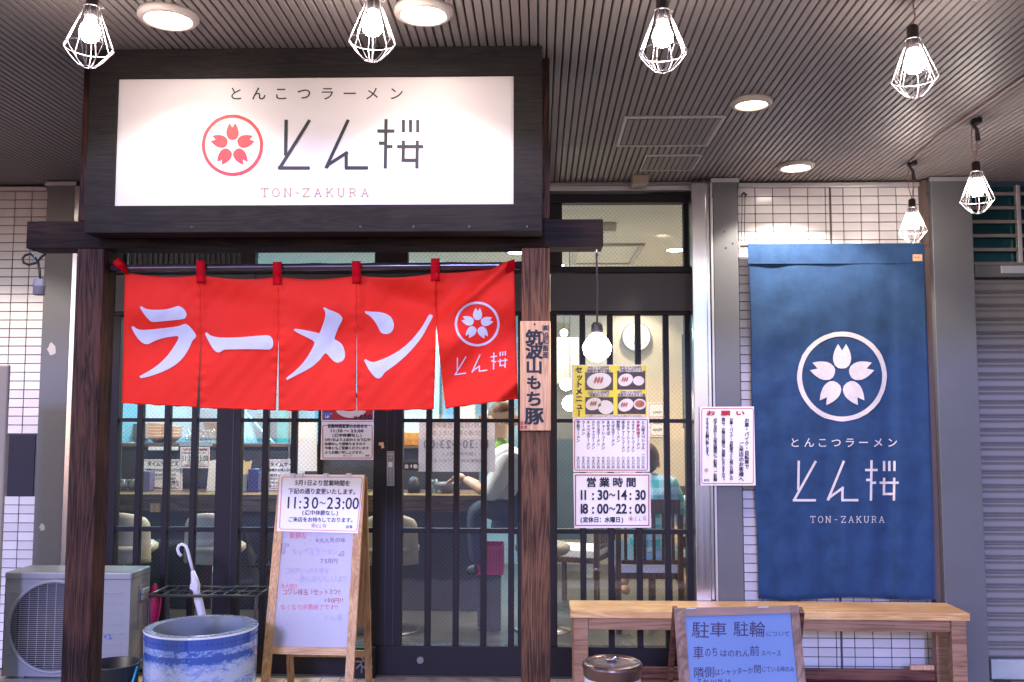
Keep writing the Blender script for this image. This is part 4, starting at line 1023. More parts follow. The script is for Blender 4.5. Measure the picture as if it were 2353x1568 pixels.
for k in range(5):
    a = 2*math.pi*k/5
    pts = [(fc.x+r*math.cos(a+d), AY+.05+w_, fc.z+r*math.sin(a+d)) for r, d, w_ in ((.03, -.3, 0), (.19, -.25, -.01), (.20, .45, .03), (.03, .5, .02))]
    b.add(pts, [(0, 1, 2, 3)])
b.lathe([(.035, 0), (.0, .0)], (0, 0, 0)) if False else None
obj('fan', b, M['acdark'], AC)
for k, zz in enumerate((.105, .155, .205, .255, .305, .355, .405)):
    z_ = az1-.035-zz+.04; hh = math.sqrt(max(0, (fr_+.02)**2-(z_-fc.z)**2))
    for x0, x1 in ((ax0+.02, fc.x-hh), (fc.x+hh, ax1-.035)):
        if x1-x0 > .02: obj('pressed_ridge', MB().box(x0, x1, AY-.0025, AY+.001, z_-.0035, z_+.0035), M['ac'], AC, bevel=.0015)
e = P(247, 1464, AY); i = Ink().poly([(238, 1462), (246, 1459), (243, 1464), (247, 1470), (241, 1466)]).poly([(248, 1459), (257, 1455), (252, 1463), (259, 1468), (249, 1471), (252, 1465)]); put('maker_mark', i, onY(AY-.001), mat('mark blue', srgb(60, 90, 170), .4), AC)
b = MB().box(ax1, ax1+.004, AY+.10, AB-.02, az1-.30, az1-.08); obj('side_recess', b, M['ac'], AC, bevel=.002)
b = MB().box(ax1+.002, ax1+.022, AY+.11, AY+.19, az1-.125, az1-.10).box(ax1+.002, ax1+.016, AY+.115, AY+.185, az1-.16, az1-.128); obj('side_handle', b, M['ac'], AC, bevel=.004)
b = MB()
for x_ in (ax0+.06, ax1-.10): b.box(x_, x_+.05, AY+.01, AB-.01, az0-.012, az0)
obj('mounting_foot', b, M['steeldull'], AC)
o = obj('plinth', MB().box(ax0-.10, ax1-.05, AY-.14, AB+.02, -.004, az0-.013), M['dullwhite'], bevel=.006); tag(o, 'dull whitish slab on which the air conditioner stands', 'plinth')
# refrigerant pipe
b = MB().tube([Vector((ax1+.015, AB-.06, .28)), Vector((ax1+.06, AB-.03, .22)), Vector((ax1+.07, AB, .06)), Vector((ax1+.05, AB+.1, .01))], .014, 10); obj('insulated_pipe', b, M['plank'], AC, smooth=True)
# beige cabinet at the left edge
CY = -.78
o = obj('metal_panel', MB().box(X(-110, 1200, CY), X(5, 1200, CY), CY, CY+.022, -.004, Z(10, 838, CY)), M['beige'], bevel=.012, seg=3); tag(o, 'tall plain beige metal panel cut off by the left edge of the picture', 'panel')
# bucket
c = P(262, 1523, -.95); bk = thing('bucket', 'black plastic bucket with a cyan handle between dark post and blue pot', 'bucket', (c.x, c.y, .0))
c0 = Vector((c.x, c.y, 0)); zr = c.z
b = MB().lathe([(0, .004), (.080, .0), (.092, .02), (.112, zr-.01), (.120, zr-.004), (.120, zr), (.110, zr), (.088, .02), (0, .012)], c0, 36); obj('bucket_body', b, M['black'], bk, smooth=True)
b = MB().tube([c0+Vector((.117, -.02, zr-.01)), c0+Vector((.112, -.05, zr-.07)), c0+Vector((.07, -.10, zr-.15)), c0+Vector((0, -.12, zr-.17))], .005, 8); obj('handle', b, M['cyan'], bk, smooth=True)

# blue and white ceramic pot
m, N, L, bs = base('blue and white porcelain'); tc = N.new('ShaderNodeTexCoord'); sp_ = N.new('ShaderNodeSeparateXYZ'); L.new(tc.outputs['Object'], sp_.inputs[0])
n1 = N.new('ShaderNodeTexNoise'); n1.inputs['Scale'].default_value = 24; n1.inputs['Detail'].default_value = 9; n1.inputs['Roughness'].default_value = .72; n1.inputs['Distortion'].default_value = 1.3
mp_ = N.new('ShaderNodeMapping'); mp_.inputs['Scale'].default_value = (1, 1, 1.7); L.new(tc.outputs['Object'], mp_.inputs[0]); L.new(mp_.outputs[0], n1.inputs['Vector'])
zr_ = N.new('ShaderNodeValToRGB'); e = zr_.color_ramp.elements; e[0].position = 0; e[0].color = (.50,)*3+(1,); e[1].position = 1; e[1].color = (.95,)*3+(1,)
for pos, val in ((.18, .42), (.34, .50), (.44, .44), (.56, .50), (.66, .36), (.75, .46), (.80, .72), (.84, .78), (.845, .56), (.905, .56), (.91, .9)):
    q = zr_.color_ramp.elements.new(pos); q.color = (val,)*3+(1,)
dv = N.new('ShaderNodeMath'); dv.operation = 'DIVIDE'; dv.inputs[1].default_value = .46; L.new(sp_.outputs[2], dv.inputs[0]); L.new(dv.outputs[0], zr_.inputs[0])
ad = N.new('ShaderNodeMath'); ad.operation = 'ADD'; L.new(n1.outputs[0], ad.inputs[0]); L.new(zr_.outputs[0], ad.inputs[1])
n9 = N.new('ShaderNodeTexNoise'); n9.inputs['Scale'].default_value = 6; n9.inputs['Detail'].default_value = 2; L.new(mp_.outputs[0], n9.inputs['Vector'])
a2_ = N.new('ShaderNodeMath'); a2_.operation = 'MULTIPLY_ADD'; a2_.inputs[1].default_value = .40; L.new(n9.outputs[0], a2_.inputs[0]); L.new(ad.outputs[0], a2_.inputs[2])
rp = N.new('ShaderNodeValToRGB'); e = rp.color_ramp.elements; e[0].position = .588; e[0].color = (.40, .44, .56, 1); e[1].position = .72; e[1].color = (.035, .085, .32, 1)
for pos, c_ in ((.605, (.16, .24, .50, 1)), (.622, (.36, .41, .58, 1)), (.642, (.08, .18, .46, 1)), (.662, (.24, .33, .56, 1)), (.682, (.04, .12, .38, 1))): q = e.new(pos); q.color = c_
sb = N.new('ShaderNodeMath'); sb.operation = 'MULTIPLY'; sb.inputs[1].default_value = .52; L.new(a2_.outputs[0], sb.inputs[0]); L.new(sb.outputs[0], rp.inputs[0]); L.new(rp.outputs[0], bs.inputs['Base Color']); bs.inputs['Roughness'].default_value = .12; bs.inputs['Coat Weight'].default_value = .5
PO = m
c = P(463.5, 1440, -.90); PT = thing('ceramic_pot', 'large blue and white porcelain pot painted with a landscape beside the easel', 'pot', (c.x, c.y, 0)); c0 = Vector((c.x, c.y, 0)); zr = c.z; rr = 125/FPX*4.5
b = MB().lathe([(0, 0), (rr*.80, 0), (rr*.86, .02), (rr*.975, zr*.45), (rr*.985, zr*.75), (rr*.988, zr-.02), (rr*.99, zr-.006)], c0, 64); obj('pot_body', b, PO, PT, smooth=True)
b = MB().lathe([(rr*.99, zr-.006), (rr*1.0, zr-.001), (rr*.99, zr+.003)], c0, 64); obj('rim_edge', b, mat('glazed white edge', (.74, .72, .74), .1, 0, .02), PT, smooth=True)
m, N, L, bs = base('painted rim'); tc = N.new('ShaderNodeTexCoord'); vo = N.new('ShaderNodeTexNoise'); vo.inputs['Scale'].default_value = 42; vo.inputs['Detail'].default_value = 2; L.new(tc.outputs['Object'], vo.inputs['Vector']); rp = N.new('ShaderNodeValToRGB'); e = rp.color_ramp.elements; e[0].position = .40; e[0].color = (.10, .15, .34, 1); e[1].position = .55; e[1].color = (.36, .40, .50, 1); L.new(vo.outputs[0], rp.inputs[0]); L.new(rp.outputs[0], bs.inputs['Base Color']); bs.inputs['Roughness'].default_value = .14
b = MB().lathe([(rr*.99, zr+.003), (rr*.86, zr+.003)], c0, 64); obj('flat_rim', b, m, PT, smooth=True)
b = MB().lathe([(rr*.86, zr+.003), (rr*.845, zr+.006), (rr*.83, zr), (rr*.83, zr-.10), (rr*.80, .05), (0, .04)], c0, 64); obj('inner_bowl', b, mat('inner glaze', (.20, .21, .26), .3, 0, .06), PT, smooth=True)
b = MB()
for k in range(72):
    a = 2*math.pi*k/72; p_ = c0+Vector((rr*.986*math.cos(a), rr*.986*math.sin(a), zr-.030)); b.tube([p_-Vector((0, 0, .003)), p_+Vector((0, 0, .003))], .004, 5)
obj('painted_beading', b, mat('cobalt glaze', (.03, .07, .25), .15), PT)['kind'] = 'stuff'

# umbrella stand and umbrellas
UF, UB = -.55, -.30; zst = Z(460, 1370, UF)
us = thing('umbrella_stand', 'black metal umbrella stand with a row of square slots behind the blue pot', 'umbrella stand', (X(480, 1400, UF), UF, 0))
x0, x1 = X(341, 1370, UF), X(590, 1370, UF)
b = MB()
for y_ in (UF, UB): b.tube([(x0, y_, zst), (x1, y_, zst)], .008, 8)
for x_ in (x0, x1): b.tube([(x_, UF, zst), (x_, UB, zst)], .008, 8)
b.tube([(x0, (UF+UB)/2, zst), (x1, (UF+UB)/2, zst)], .005, 8); obj('top_rail', b, M['blackmetal'], us, smooth=True)
b = MB()
for k in range(1, 9): x_ = x0+(x1-x0)*k/9; b.tube([(x_, UF, zst), (x_, UB, zst)], .0028, 6)
obj('divider', b, M['blackmetal'], us)
for x_, y_, s_ in ((x0, UF, 1), (x1, UF, -1), (x0, UB, 1), (x1, UB, -1)):
    b = MB().tube([(x_, y_, zst), (x_+.03*s_, y_, .01)], .009, 8); obj('leg', b, M['blackmetal'], us, smooth=True)
obj('drip_tray', MB().box(x0+.03, x1-.03, UF-.01, UB+.01, -.002, .02), M['blackmetal'], us, bevel=.004)
yy = -.43; um = thing('white_umbrella', 'folded white umbrella with hooked white handle leaning in the black stand', 'umbrella', P(470, 1500, yy)); U = lambda u, v: P(u, v, yy)
b = MB().tube([U(417, 1278), U(411, 1272), U(408, 1262), U(411, 1254), U(418, 1251), U(426, 1254), U(431, 1264), U(436, 1285), U(443, 1312)], .0082, 10); obj('hooked_handle', b, mat('glossy white plastic', (.74, .70, .76), .2, 0, .02), um, smooth=True)
b = MB().tube([U(443, 1312), U(447, 1330), U(449, 1346), U(451, 1358), U(456, 1380), U(466, 1420), U(478, 1500)], [.010, .018, .025, .018, .022, .020, .006], 12); obj('folded_canopy', b, M['umb'], um, smooth=True)
b = MB().add([U(441, 1340), U(457, 1336), U(459, 1342), U(456, 1358), U(440, 1352)], [(0, 1, 2, 3, 4)]); b.v = [v-Vector((0, .024, 0)) for v in b.v]; o = obj('strap_flap', b, M['umb'], um); o.modifiers.new('t', 'SOLIDIFY').thickness = .002
yy = -.36; um = thing('magenta_umbrella', 'folded magenta umbrella at the left end of the black stand', 'umbrella', P(352, 1480, yy))
b = MB().tube([U(357, 1342), U(352, 1362), U(350, 1390), U(347, 1420), U(346, 1480)], [.006, .024, .036, .034, .010], 10); obj('folded_canopy', b, M['magcloth'], um, smooth=True)
b = MB().tube([U(370, 1366), U(369, 1390), U(364, 1420)], .004, 6); obj('loose_ribbon', b, M['magcloth'], um)

# whiteboard easel
TY, BYY, TZ = -.34, -.60, 1.150
n_ = Vector((0, -TZ, TY-BYY)); fpl = lambda off=0: onplane((0, TY, TZ), n_, off)
ES = thing('whiteboard_easel', 'tall pine framed whiteboard easel with handwritten pink menu in front of the door', 'easel', (X(720, 1400, -.55), -.55, 0))
zB0 = lambda u0, u1, v0, v1, t=.022, nm='frame_rail', m='pinez': sheet(nm, [(u0[0], v0), (u1[0], v0), (u1[1], v1), (u0[1], v1)], fpl(.0), M[m], ES, t)
v0, v1 = 1092, 1625
lo = lambda v: 641+(599-641)*(v-1092)/476; li = lambda v: lo(v)+19; ro = lambda v: 838+(811-838)*(v-1092)/476 ; ri = lambda v: ro(v)-19
sheet('frame_upright', [(lo(v0), v0), (li(v0), v0), (li(v1), v1), (lo(v1), v1)], fpl(0), M['pinev'], ES, .024)
sheet('frame_upright', [(ri(v0), v0), (ro(v0), v0), (ro(v1), v1), (ri(v1), v1)], fpl(0), M['pinev'], ES, .024)
sheet('frame_rail', [(li(1093), 1093), (ri(1093), 1093), (ri(1108), 1108), (li(1108), 1108)], fpl(-.001), M['pine'], ES, .02)
sheet('frame_rail', [(li(1486), 1486), (ri(1486), 1489), (ri(1505), 1507), (li(1505), 1503)], fpl(-.001), M['pine'], ES, .02)
sheet('whiteboard', [(li(1108)-2, 1108), (ri(1108)+2, 1108), (ri(1490)+2, 1490), (li(1488)-2, 1488)], fpl(-.008), M['whiteboard'], ES, .006)
for (ut, ub, uw) in ((650, 669, 8), (835, 848, 9)):
    a = P(ut, 1100, TY+.02); c_ = P(ub, 1547, -.12); a = Vector((a.x, TY+.03, TZ-.02)); c_.z = .0
    b = MB().beam(a, c_, .036, .02, (0, -1, 0)); obj('rear_leg', b, M['pinez'], ES, bevel=.002)
a = P(669, 1515, -.14); c_ = P(846, 1500, -.14); obj('rear_rail', MB().beam((a.x, -.148, .17), (c_.x, -.148, .17), .035, .016, (0, -1, 0)), M['pinez'], ES)
sheet('rear_panel', [(662, 1108), (834, 1108), (838, 1440), (672, 1440)], onY(TY+.06), M['cork'], ES, .006)
def wr(s, x0, x1, y, sz_, m, jit=.04, slant=0, bold=0): put('handwriting', Ink().H(s, x0, x1, y, sz_, bold, jit, slant), fpl(-.0068), M[m], ES)
tt = zt(1000, 2000)
def wt(s, x0, x1, y, sz_, m, sl=0, bold=0): wr(s, tt(x0, 0)[0], tt(x1, 0)[0], tt(0, y)[1], sz_, m, .05, sl, bold)
wt('新鮮な', 335, 490, 305, 16, 'pinkink'); wt('8大人気の味', 560, 820, 345, 12, 'purpleink'); wt('キャベ玉ラーメン', 355, 755, 440, 19, 'pinkink' if False else 'greyink'); wt('750円', 600, 750, 522, 14, 'purpleink')
wt('ご好評につきお得な', 285, 680, 605, 14, 'greyink'); wt('春においしいよ!!', 420, 830, 675, 16, 'greyink')
wt('大人気!!', 258, 405, 738, 13, 'pinkink'); wt('コワレ味玉 1セット3つ!!', 275, 778, 788, 15, 'redink'); wt('100円!!', 630, 800, 860, 13, 'redink')
wt('なくなり次第終了です!!', 262, 755, 918, 14, 'pinkink'); wt('とん桜', 635, 790, 1008, 16, 'greyink')
i = Ink()
for pts in ([(272, 378), (328, 378), (328, 396), (300, 396), (296, 458), (270, 456), (272, 378)], [(803, 442), (780, 446), (778, 464), (760, 468), (762, 478), (800, 478), (803, 442)]): i.stroke([tt(*q) for q in pts], 1.1, .5)
for k in range(7): i.ell(*tt(283, 392+k*9), .7, .7)
put('bracket_doodle', i, fpl(-.0068), M['purpleink'], ES)
sq = [(643, 1090.5), (837, 1091.5), (822, 1226), (636, 1221)]
t = thing('laminated_notice', 'orange bordered laminated notice clipped on top of the whiteboard easel', 'notice', P(730, 1225, -.45)); f0 = fpl(.003); sheet('sheet', sq, f0, M['paper'], t, .0015)
i = Ink(); 
for pts in ([(652, 1096), (829, 1097), (833, 1101), (820, 1217), (816, 1221), (646, 1216), (642, 1212), (648, 1100), (652, 1096)],): i.stroke(pts, 1.6, .6)
put('border', i, fpl(.0042), M['orangeink'], t)
def sk(i):                       # follow the slight shear of the sheet
    i.v = [(x-(y-1091)*.055*(1 if x < 740 else 1.4)+3.4, y+(x-740)*.012) for x, y in i.v]; return i
i = Ink(); i.H('5月1日より営業時間を', 675, 803, 1110, 14, .014).H('下記の通り変更いたします。', 661, 824, 1129.5, 14, .014)
for ch, x in zip('11:30〜23:00', (663, 678, 690, 704, 724, 742, 760, 778, 791, 803, 819)): i.glyph(ch, x, 1156, 32 if ch != '〜' else 17, 38 if ch != '〜' else 22, .010)
i.H('(途中休憩なし)', 694, 782, 1178.5, 12.5, .014).H('ご来店をお待ちしております。', 664, 822, 1194.5, 12, .014).H('店長', 800, 816, 1210, 8, .014).wordmark(729, 1204, 755, 1213)
put('lettering', sk(i), fpl(.0042), M['ink'], t); put('emblem', sk(Ink().emblem(723, 1208, 5)), fpl(.0042), M['redink'], t)
for u in (672, 690, 748, 800):
    q = fpl(.005)(u, 1093); o = obj('clip', MB().box(q.x-.012, q.x+.012, q.y-.006, q.y+.03, q.z-.012, q.z+.010), M['paneclear' if False else 'umb'], t, bevel=.002)
# ornamental block behind the easel
vb = thing('pierced_block', 'dark ornamental pierced block standing against the door foot behind the easel', 'block', P(838, 1537, DY-.05)); x0, x1, z0, z1 = X(813, 1512, DY-.06), X(862, 1512, DY-.06), 0.0, Z(838, 1489, DY-.06)
obj('block_body', MB().box(x0, x1, DY-.06, DY-.005, z0, z1), M['frame'], vb, bevel=.006)
b = MB(); cx_, cz_ = (x0+x1)/2, (z0+z1)/2
for k in range(8):
    a = math.pi*k/4; r0, r1 = .018, .050; b.tube([(cx_+r0*math.cos(a), DY-.062, cz_+r0*math.sin(a)), (cx_+r1*math.cos(a+.5), DY-.064, cz_+r1*math.sin(a+.5))], .005, 6)
b.tube([(cx_+.017*math.cos(k*math.pi/8), DY-.063, cz_+.017*math.sin(k*math.pi/8)) for k in range(17)], .004, 6, False); obj('relief_pattern', b, M['steeldull'], vb)
# entrance mat
q0 = PZ(873, 1546, .016); o = obj('entrance_mat', MB().box(q0.x, X(1262, 1546, -.02), -.75, -.035, .012, .020), M['matm'], bevel=.003); tag(o, 'dark grey entrance mat at the foot of the sliding door', 'mat')

# bench
bf, bb, bz = -.40, -.12, Z(1700, 1406, -.40)
bxl, bxr = X(1311, 1407, bf), X(2229, 1405, bf); BE = thing('wooden_bench', 'long varnished pine bench in front of the blue banner and tiled wall', 'bench', ((bxl+bxr)/2, (bf+bb)/2, 0))
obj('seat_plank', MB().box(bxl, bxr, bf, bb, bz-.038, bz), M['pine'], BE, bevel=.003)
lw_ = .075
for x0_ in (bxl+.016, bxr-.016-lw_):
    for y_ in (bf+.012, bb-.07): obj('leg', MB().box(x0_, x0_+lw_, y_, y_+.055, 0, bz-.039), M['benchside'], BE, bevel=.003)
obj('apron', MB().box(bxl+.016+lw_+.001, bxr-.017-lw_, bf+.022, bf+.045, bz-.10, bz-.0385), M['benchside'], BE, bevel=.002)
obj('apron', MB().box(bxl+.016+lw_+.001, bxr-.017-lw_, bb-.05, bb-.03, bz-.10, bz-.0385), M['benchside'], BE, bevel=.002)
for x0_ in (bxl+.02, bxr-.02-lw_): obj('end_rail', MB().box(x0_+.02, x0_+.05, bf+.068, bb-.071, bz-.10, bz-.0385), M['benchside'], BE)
obj('lower_rail', MB().box(bxl+.092, bxr-.092, bb-.045, bb-.02, .05, .115), M['redwood'], BE, bevel=.002)
obj('lower_shelf', MB().box(bxl+.092, bxr-.092, bf+.03, bb-.05, .045, .062), M['redwood'], BE, bevel=.002)
o = obj('paper_scrap', MB().box(X(2090, 1515, -.16), X(2145, 1515, -.16), -.17, -.15, .116, .14), M['plank'], bevel=.002); tag(o, 'small pale scrap lying on the lower rail under the right end of the bench', 'scrap')

# ashtray bin
c = P(1407, 1519, -1.2); r_b = 67.5/FPX*4.2; BI = thing('round_bin', 'small round white bin with brown metal lid in front of the bench', 'bin', (c.x, c.y, 0)); c0 = Vector((c.x, c.y, 0)); z_ = c.z
lidm = mat('bronzed steel lid', (.20, .13, .12), .28, .85, .1, 6)
b = MB().lathe([(0, 0), (r_b*.88, 0), (r_b*.90, .01), (r_b*.93, z_-.062), (0, z_-.060)], c0, 40); obj('bin_body', b, mat('white enamel', (.62, .62, .70), .35, 0, .04), BI, smooth=True)
b = MB().lathe([(r_b*.93, z_-.064), (r_b*.96, z_-.058), (r_b*.97, z_-.030), (r_b*1.0, z_-.022), (r_b*1.0, z_-.012), (r_b*.95, z_-.004), (r_b*.90, z_), (r_b*.88, z_-.006), (r_b*.5, z_-.004), (.02, z_-.004), (0, z_-.004)], c0, 48); obj('lid', b, lidm, BI, smooth=True)
b = MB().box(c.x-.022, c.x+.018, c.y-.008, c.y+.012, z_-.004, z_+.002); obj('lid_opening', b, M['black'], BI)
b = MB().tube([Vector((c.x-.026, c.y, z_+.006)), Vector((c.x, c.y+.004, z_+.004)), Vector((c.x+.014, c.y-.002, z_+.018)), Vector((c.x+.024, c.y, z_+.008))], .004, 8); obj('lid_pull', b, M['chrome'], BI, smooth=True)

# low sandwich board
LT, LB, LZ = -1.36, -1.66, Z(1700, 1396, -1.36)
n2_ = Vector((0, -LZ, LT-LB)); lpl = lambda off=0: onplane((0, LT, LZ), n2_, off)
LBd = thing('sandwich_board', 'low sandwich board with handwritten parking note lit blue, in front of the bench', 'sign board', (X(1700, 1500, -1.5), -1.5, 0))
le = lambda v: 1549+12*(v-1400)/168; lii = lambda v: 1574+11*(v-1400)/168; rii = lambda v: 1816+17*(v-1400)/168; re_ = lambda v: 1836+16*(v-1400)/168; vb_ = 1800
sheet('frame_upright', [(le(1399), 1399.5), (lii(1399)-.4, 1399.5), (lii(vb_)-.4, vb_), (le(vb_), vb_)], lpl(0), M['oldwood'], LBd, .022)
sheet('frame_upright', [(rii(1393)+.4, 1393.5), (re_(1393), 1393), (re_(vb_), vb_), (rii(vb_)+.4, vb_)], lpl(0), M['oldwood'], LBd, .022)
sheet('frame_rail', [(lii(1399), 1399), (rii(1394), 1394), (rii(1409), 1409.5), (lii(1416), 1417)], lpl(-.001), mat('greyed rail wood', (.24, .15, .125), .6, 0, .25, 30, stretch=(.1, 1, 1)), LBd, .02)
sheet('writing_board', [(lii(1414)-2, 1414), (rii(1407)+2, 1408), (rii(vb_)+2, vb_), (lii(vb_)-2, vb_)], lpl(-.008), mat('writing sheet tinted as blue lit', (.145, .21, .43), .3, 0, .05, 3), LBd, .006)  # white board face; the blue light on it is put into its colour
for (u, v_, d) in ((1549, 1402, 0), (1838, 1397, 0)):
    a = lpl(-.02)(u+5, v_+1); a2 = Vector((a.x+(-.012 if u < 1600 else .012), LT+.34, .0)); obj('rear_leg', MB().beam((a.x, LT+.035, LZ-.015), a2, .045, .02, (1, 0, 0)), M['redwood'], LBd, bevel=.002)
sheet('rear_panel', [(1560, 1420), (1830, 1416), (1832, 1600), (1562, 1600)], onplane((0, LT+.06, LZ-.03), Vector((0, -LZ, -.34))), M['redwood'], LBd, .006)
for u0, u1 in ((1577, 1600), (1742, 1766)): sheet('hinge', [(u0, 1398-(u0-1577)*.02), (u1, 1398-(u1-1577)*.02), (u1, 1400.5-(u1-1577)*.02), (u0, 1400.5-(u0-1577)*.02)], lpl(.002), M['alu'], LBd, .01)
t8 = zt(2640, 2400, 600/1345)
def w8(s, x0, x1, y, sz_, sl=0, m='purpleink', b_=.004): put('handwriting', Ink().H(s, t8(x0, 0)[0], t8(x1, 0)[0], t8(0, y)[1], sz_, b_, .03, sl), lpl(-.0068), M[m], LBd)
M['marker'] = mat('dark violet marker', (.030, .016, .07), .5)
w8('駐車', 285, 605, 268, 38, 0, 'marker'); w8('駐輪', 650, 945, 262, 38, 0, 'marker'); w8('について', 950, 1165, 302, 14, 0, 'marker')
w8('車', 292, 395, 470, 33, 0, 'marker'); w8('のち', 400, 520, 470, 24, -.1, 'marker'); w8('はのれん', 535, 805, 478, 19, 0, 'marker'); w8('前', 805, 895, 455, 26, 0, 'marker'); w8('スペース', 905, 1090, 478, 15, 0, 'marker')
w8('隣側', 298, 490, 650, 26, 0, 'marker'); w8('はシャッターが', 490, 835, 648, 17, -.05, 'marker'); w8('閉', 838, 910, 618, 20, 0, 'marker'); w8('じている時のみ', 910, 1205, 620, 14, 0, 'marker'); w8('それ以外は', 320, 640, 745, 22, 0, 'marker')

# ================================================================== INTERIOR
ICZ = 2.74; IB = 4.2; IL, IR = -3.3, 2.05
struct('interior_floor', MB().box(IL, IR, DY+.07, IB, -.012, -.002), M['floor_in'])
struct('interior_ceiling', MB().box(IL, IR, DY+.07, IB, ICZ, ICZ+.05), M['ceil_in'])
struct('interior_back_wall', MB().box(X(1240, 900, 4.2)-.0, IR, IB, IB+.1, -.01, ICZ), M['wall_in'])
struct('kitchen_back_wall', MB().box(IL, X(1240, 900, 4.2)-.001, IB, IB+.1, -.01, ICZ), M['kitchen'])
struct('interior_side_wall', MB().box(IL-.1, IL, DY+.07, IB, -.01, ICZ), M['kitchen'])
struct('interior_side_wall', MB().box(IR, IR+.1, DY+.07, IB, -.01, ICZ), M['wall_in'])
# ceiling lamps inside
def inlamp(x, y, pw, label, col=(1, .88, .74), r=.07, spread=150, m='down_in'):
    t = thing('interior_downlight', label, 'ceiling light', (x, y, ICZ), 'round downlights in the restaurant ceiling')
    obj('trim_ring', MB().lathe([(r, -.001), (r*1.25, -.006), (r*1.35, .004)], (x, y, ICZ), 28), M['alu'], t, smooth=True)
    obj('lamp_disc', MB().lathe([(r, -.002), (.0005, -.002)], (x, y, ICZ), 28), M[m], t)
    l = bpy.data.lights.new('interior_beam', 'SPOT'); l.energy = pw; l.spot_size = R(spread); l.spot_blend = .4; l.shadow_soft_size = .06; l.color = col
    lo = bpy.data.objects.new('interior_beam', l); COL.objects.link(lo); lo.parent = t; lo.location = (0, 0, -.012)
q = PZ(1553, 575, ICZ); inlamp(q.x, q.y, 50, 'round downlight seen through the right transom window')
inlamp(X(1462, 600, 3.9), 3.86, 19, 'downlight washing the beige wall over the clock', spread=120)
inlamp(X(1400, 600, 2.2), 2.3, 26, 'downlight over the rear tables')
q = PZ(1188, 581, ICZ); inlamp(q.x, q.y, 45, 'downlight just left of the brown post in the transom')
inlamp(-1.0, 1.1, 75, 'downlight above the counter stools in the middle')
inlamp(-2.3, 1.1, 75, 'downlight above the counter stools at left')
inlamp(.15, 2.6, 50, 'downlight above the serving end of the counter')
# fluorescent fixtures in the kitchen
for k, (x, y) in enumerate(((-2.6, 3.0), (-1.3, 3.0))):
    t = thing('fluorescent_fixture', 'cool tube light over the %s part of the kitchen' % ('left' if k == 0 else 'middle'), 'ceiling light', (x, y, ICZ), 'cool tube lights in the kitchen')
    obj('fixture_body', MB().box(x-.5, x+.5, y-.07, y+.07, ICZ-.05, ICZ), M['ac'], t, bevel=.004)
    for d in (-.035, .035): obj('tube', MB().tube([(x-.48, y+d, ICZ-.068), (x+.48, y+d, ICZ-.068)], .014, 8), M['tubecool'], t, smooth=True)
    l = bpy.data.lights.new('tube_light', 'AREA'); l.shape = 'RECTANGLE'; l.size = .9; l.size_y = .1; l.energy = 22; l.color = (.30, .80, 1.0)
    lo_ = bpy.data.objects.new('tube_light', l); COL.objects.link(lo_); lo_.parent = t; lo_.location = (0, 0, -.09)
# ceiling cassette seen through the transom
a, b_ = PZ(1320, 560, ICZ), PZ(1455, 604, ICZ)
cs = thing('ceiling_cassette', 'square white frame set in the restaurant ceiling behind the right transom', 'ceiling panel', ((a.x+b_.x)/2, (a.y+b_.y)/2, ICZ)); x0, x1, y0, y1 = a.x, b_.x, b_.y, a.y
y0, y1 = min(y0, y1), max(y0, y1)
obj('cassette_frame', MB().box(x0, x1, y0, y0+.04, ICZ-.02, ICZ).box(x0, x1, y1-.04, y1, ICZ-.02, ICZ).box(x0, x0+.04, y0+.04, y1-.04, ICZ-.02, ICZ).box(x1-.04, x1, y0+.04, y1-.04, ICZ-.02, ICZ), M['alu'], cs, bevel=.003)
obj('cassette_panel', MB().box(x0+.04, x1-.04, y0+.04, y1-.04, ICZ-.008, ICZ), M['ceil_in'], cs)
q = PZ(1398, 515, ICZ); o = obj('ceiling_speaker', MB().box(q.x-.04, q.x+.05, q.y-.05, q.y+.06, ICZ-.06, ICZ), M['ceil_in'], bevel=.008); tag(o, 'small pale box on the restaurant ceiling right of the beam end', 'speaker')

# counter
CTY = 1.62; ctz = Z(450, 1133, CTY); cxr = X(1118, 1130, CTY)
CO = thing('counter', 'dark wooden noodle counter running behind the stools', 'counter', (-1.4, CTY, 0))
obj('counter_top', MB().box(IL+.02, cxr, CTY, CTY+.42, ctz-.045, ctz), M['wood_in'], CO, bevel=.005)
obj('counter_nosing', MB().box(IL+.02, cxr, CTY-.008, CTY-.001, ctz-.012, ctz-.002), M['gold'], CO)
obj('counter_front', MB().box(IL+.02, cxr-.05, CTY+.25, CTY+.30, -.0, ctz-.046), M['dark_in'], CO)
obj('apron_board', MB().box(IL+.02, cxr-.02, CTY+.06, CTY+.10, ctz-.14, ctz-.046), M['wood_in'], CO)
PYI = CTY+.42; pz = Z(450, 1027, PYI)
obj('partition', MB().box(IL+.02, X(905, 1050, PYI), PYI, PYI+.03, ctz-.2, pz), M['dark_in'], CO)
obj('partition_shelf', MB().box(IL+.02, X(905, 1050, PYI), PYI-.02, PYI+.24, pz, pz+.028), M['wood_in'], CO, bevel=.003)
o = obj('card', MB().box(X(345, 1167, CTY+.05), X(368, 1167, CTY+.05), CTY+.05, CTY+.056, Z(350, 1177, CTY+.05), Z(350, 1157, CTY+.05)), M['plank']); tag(o, 'small beige card under the counter edge above the left stools', 'card')
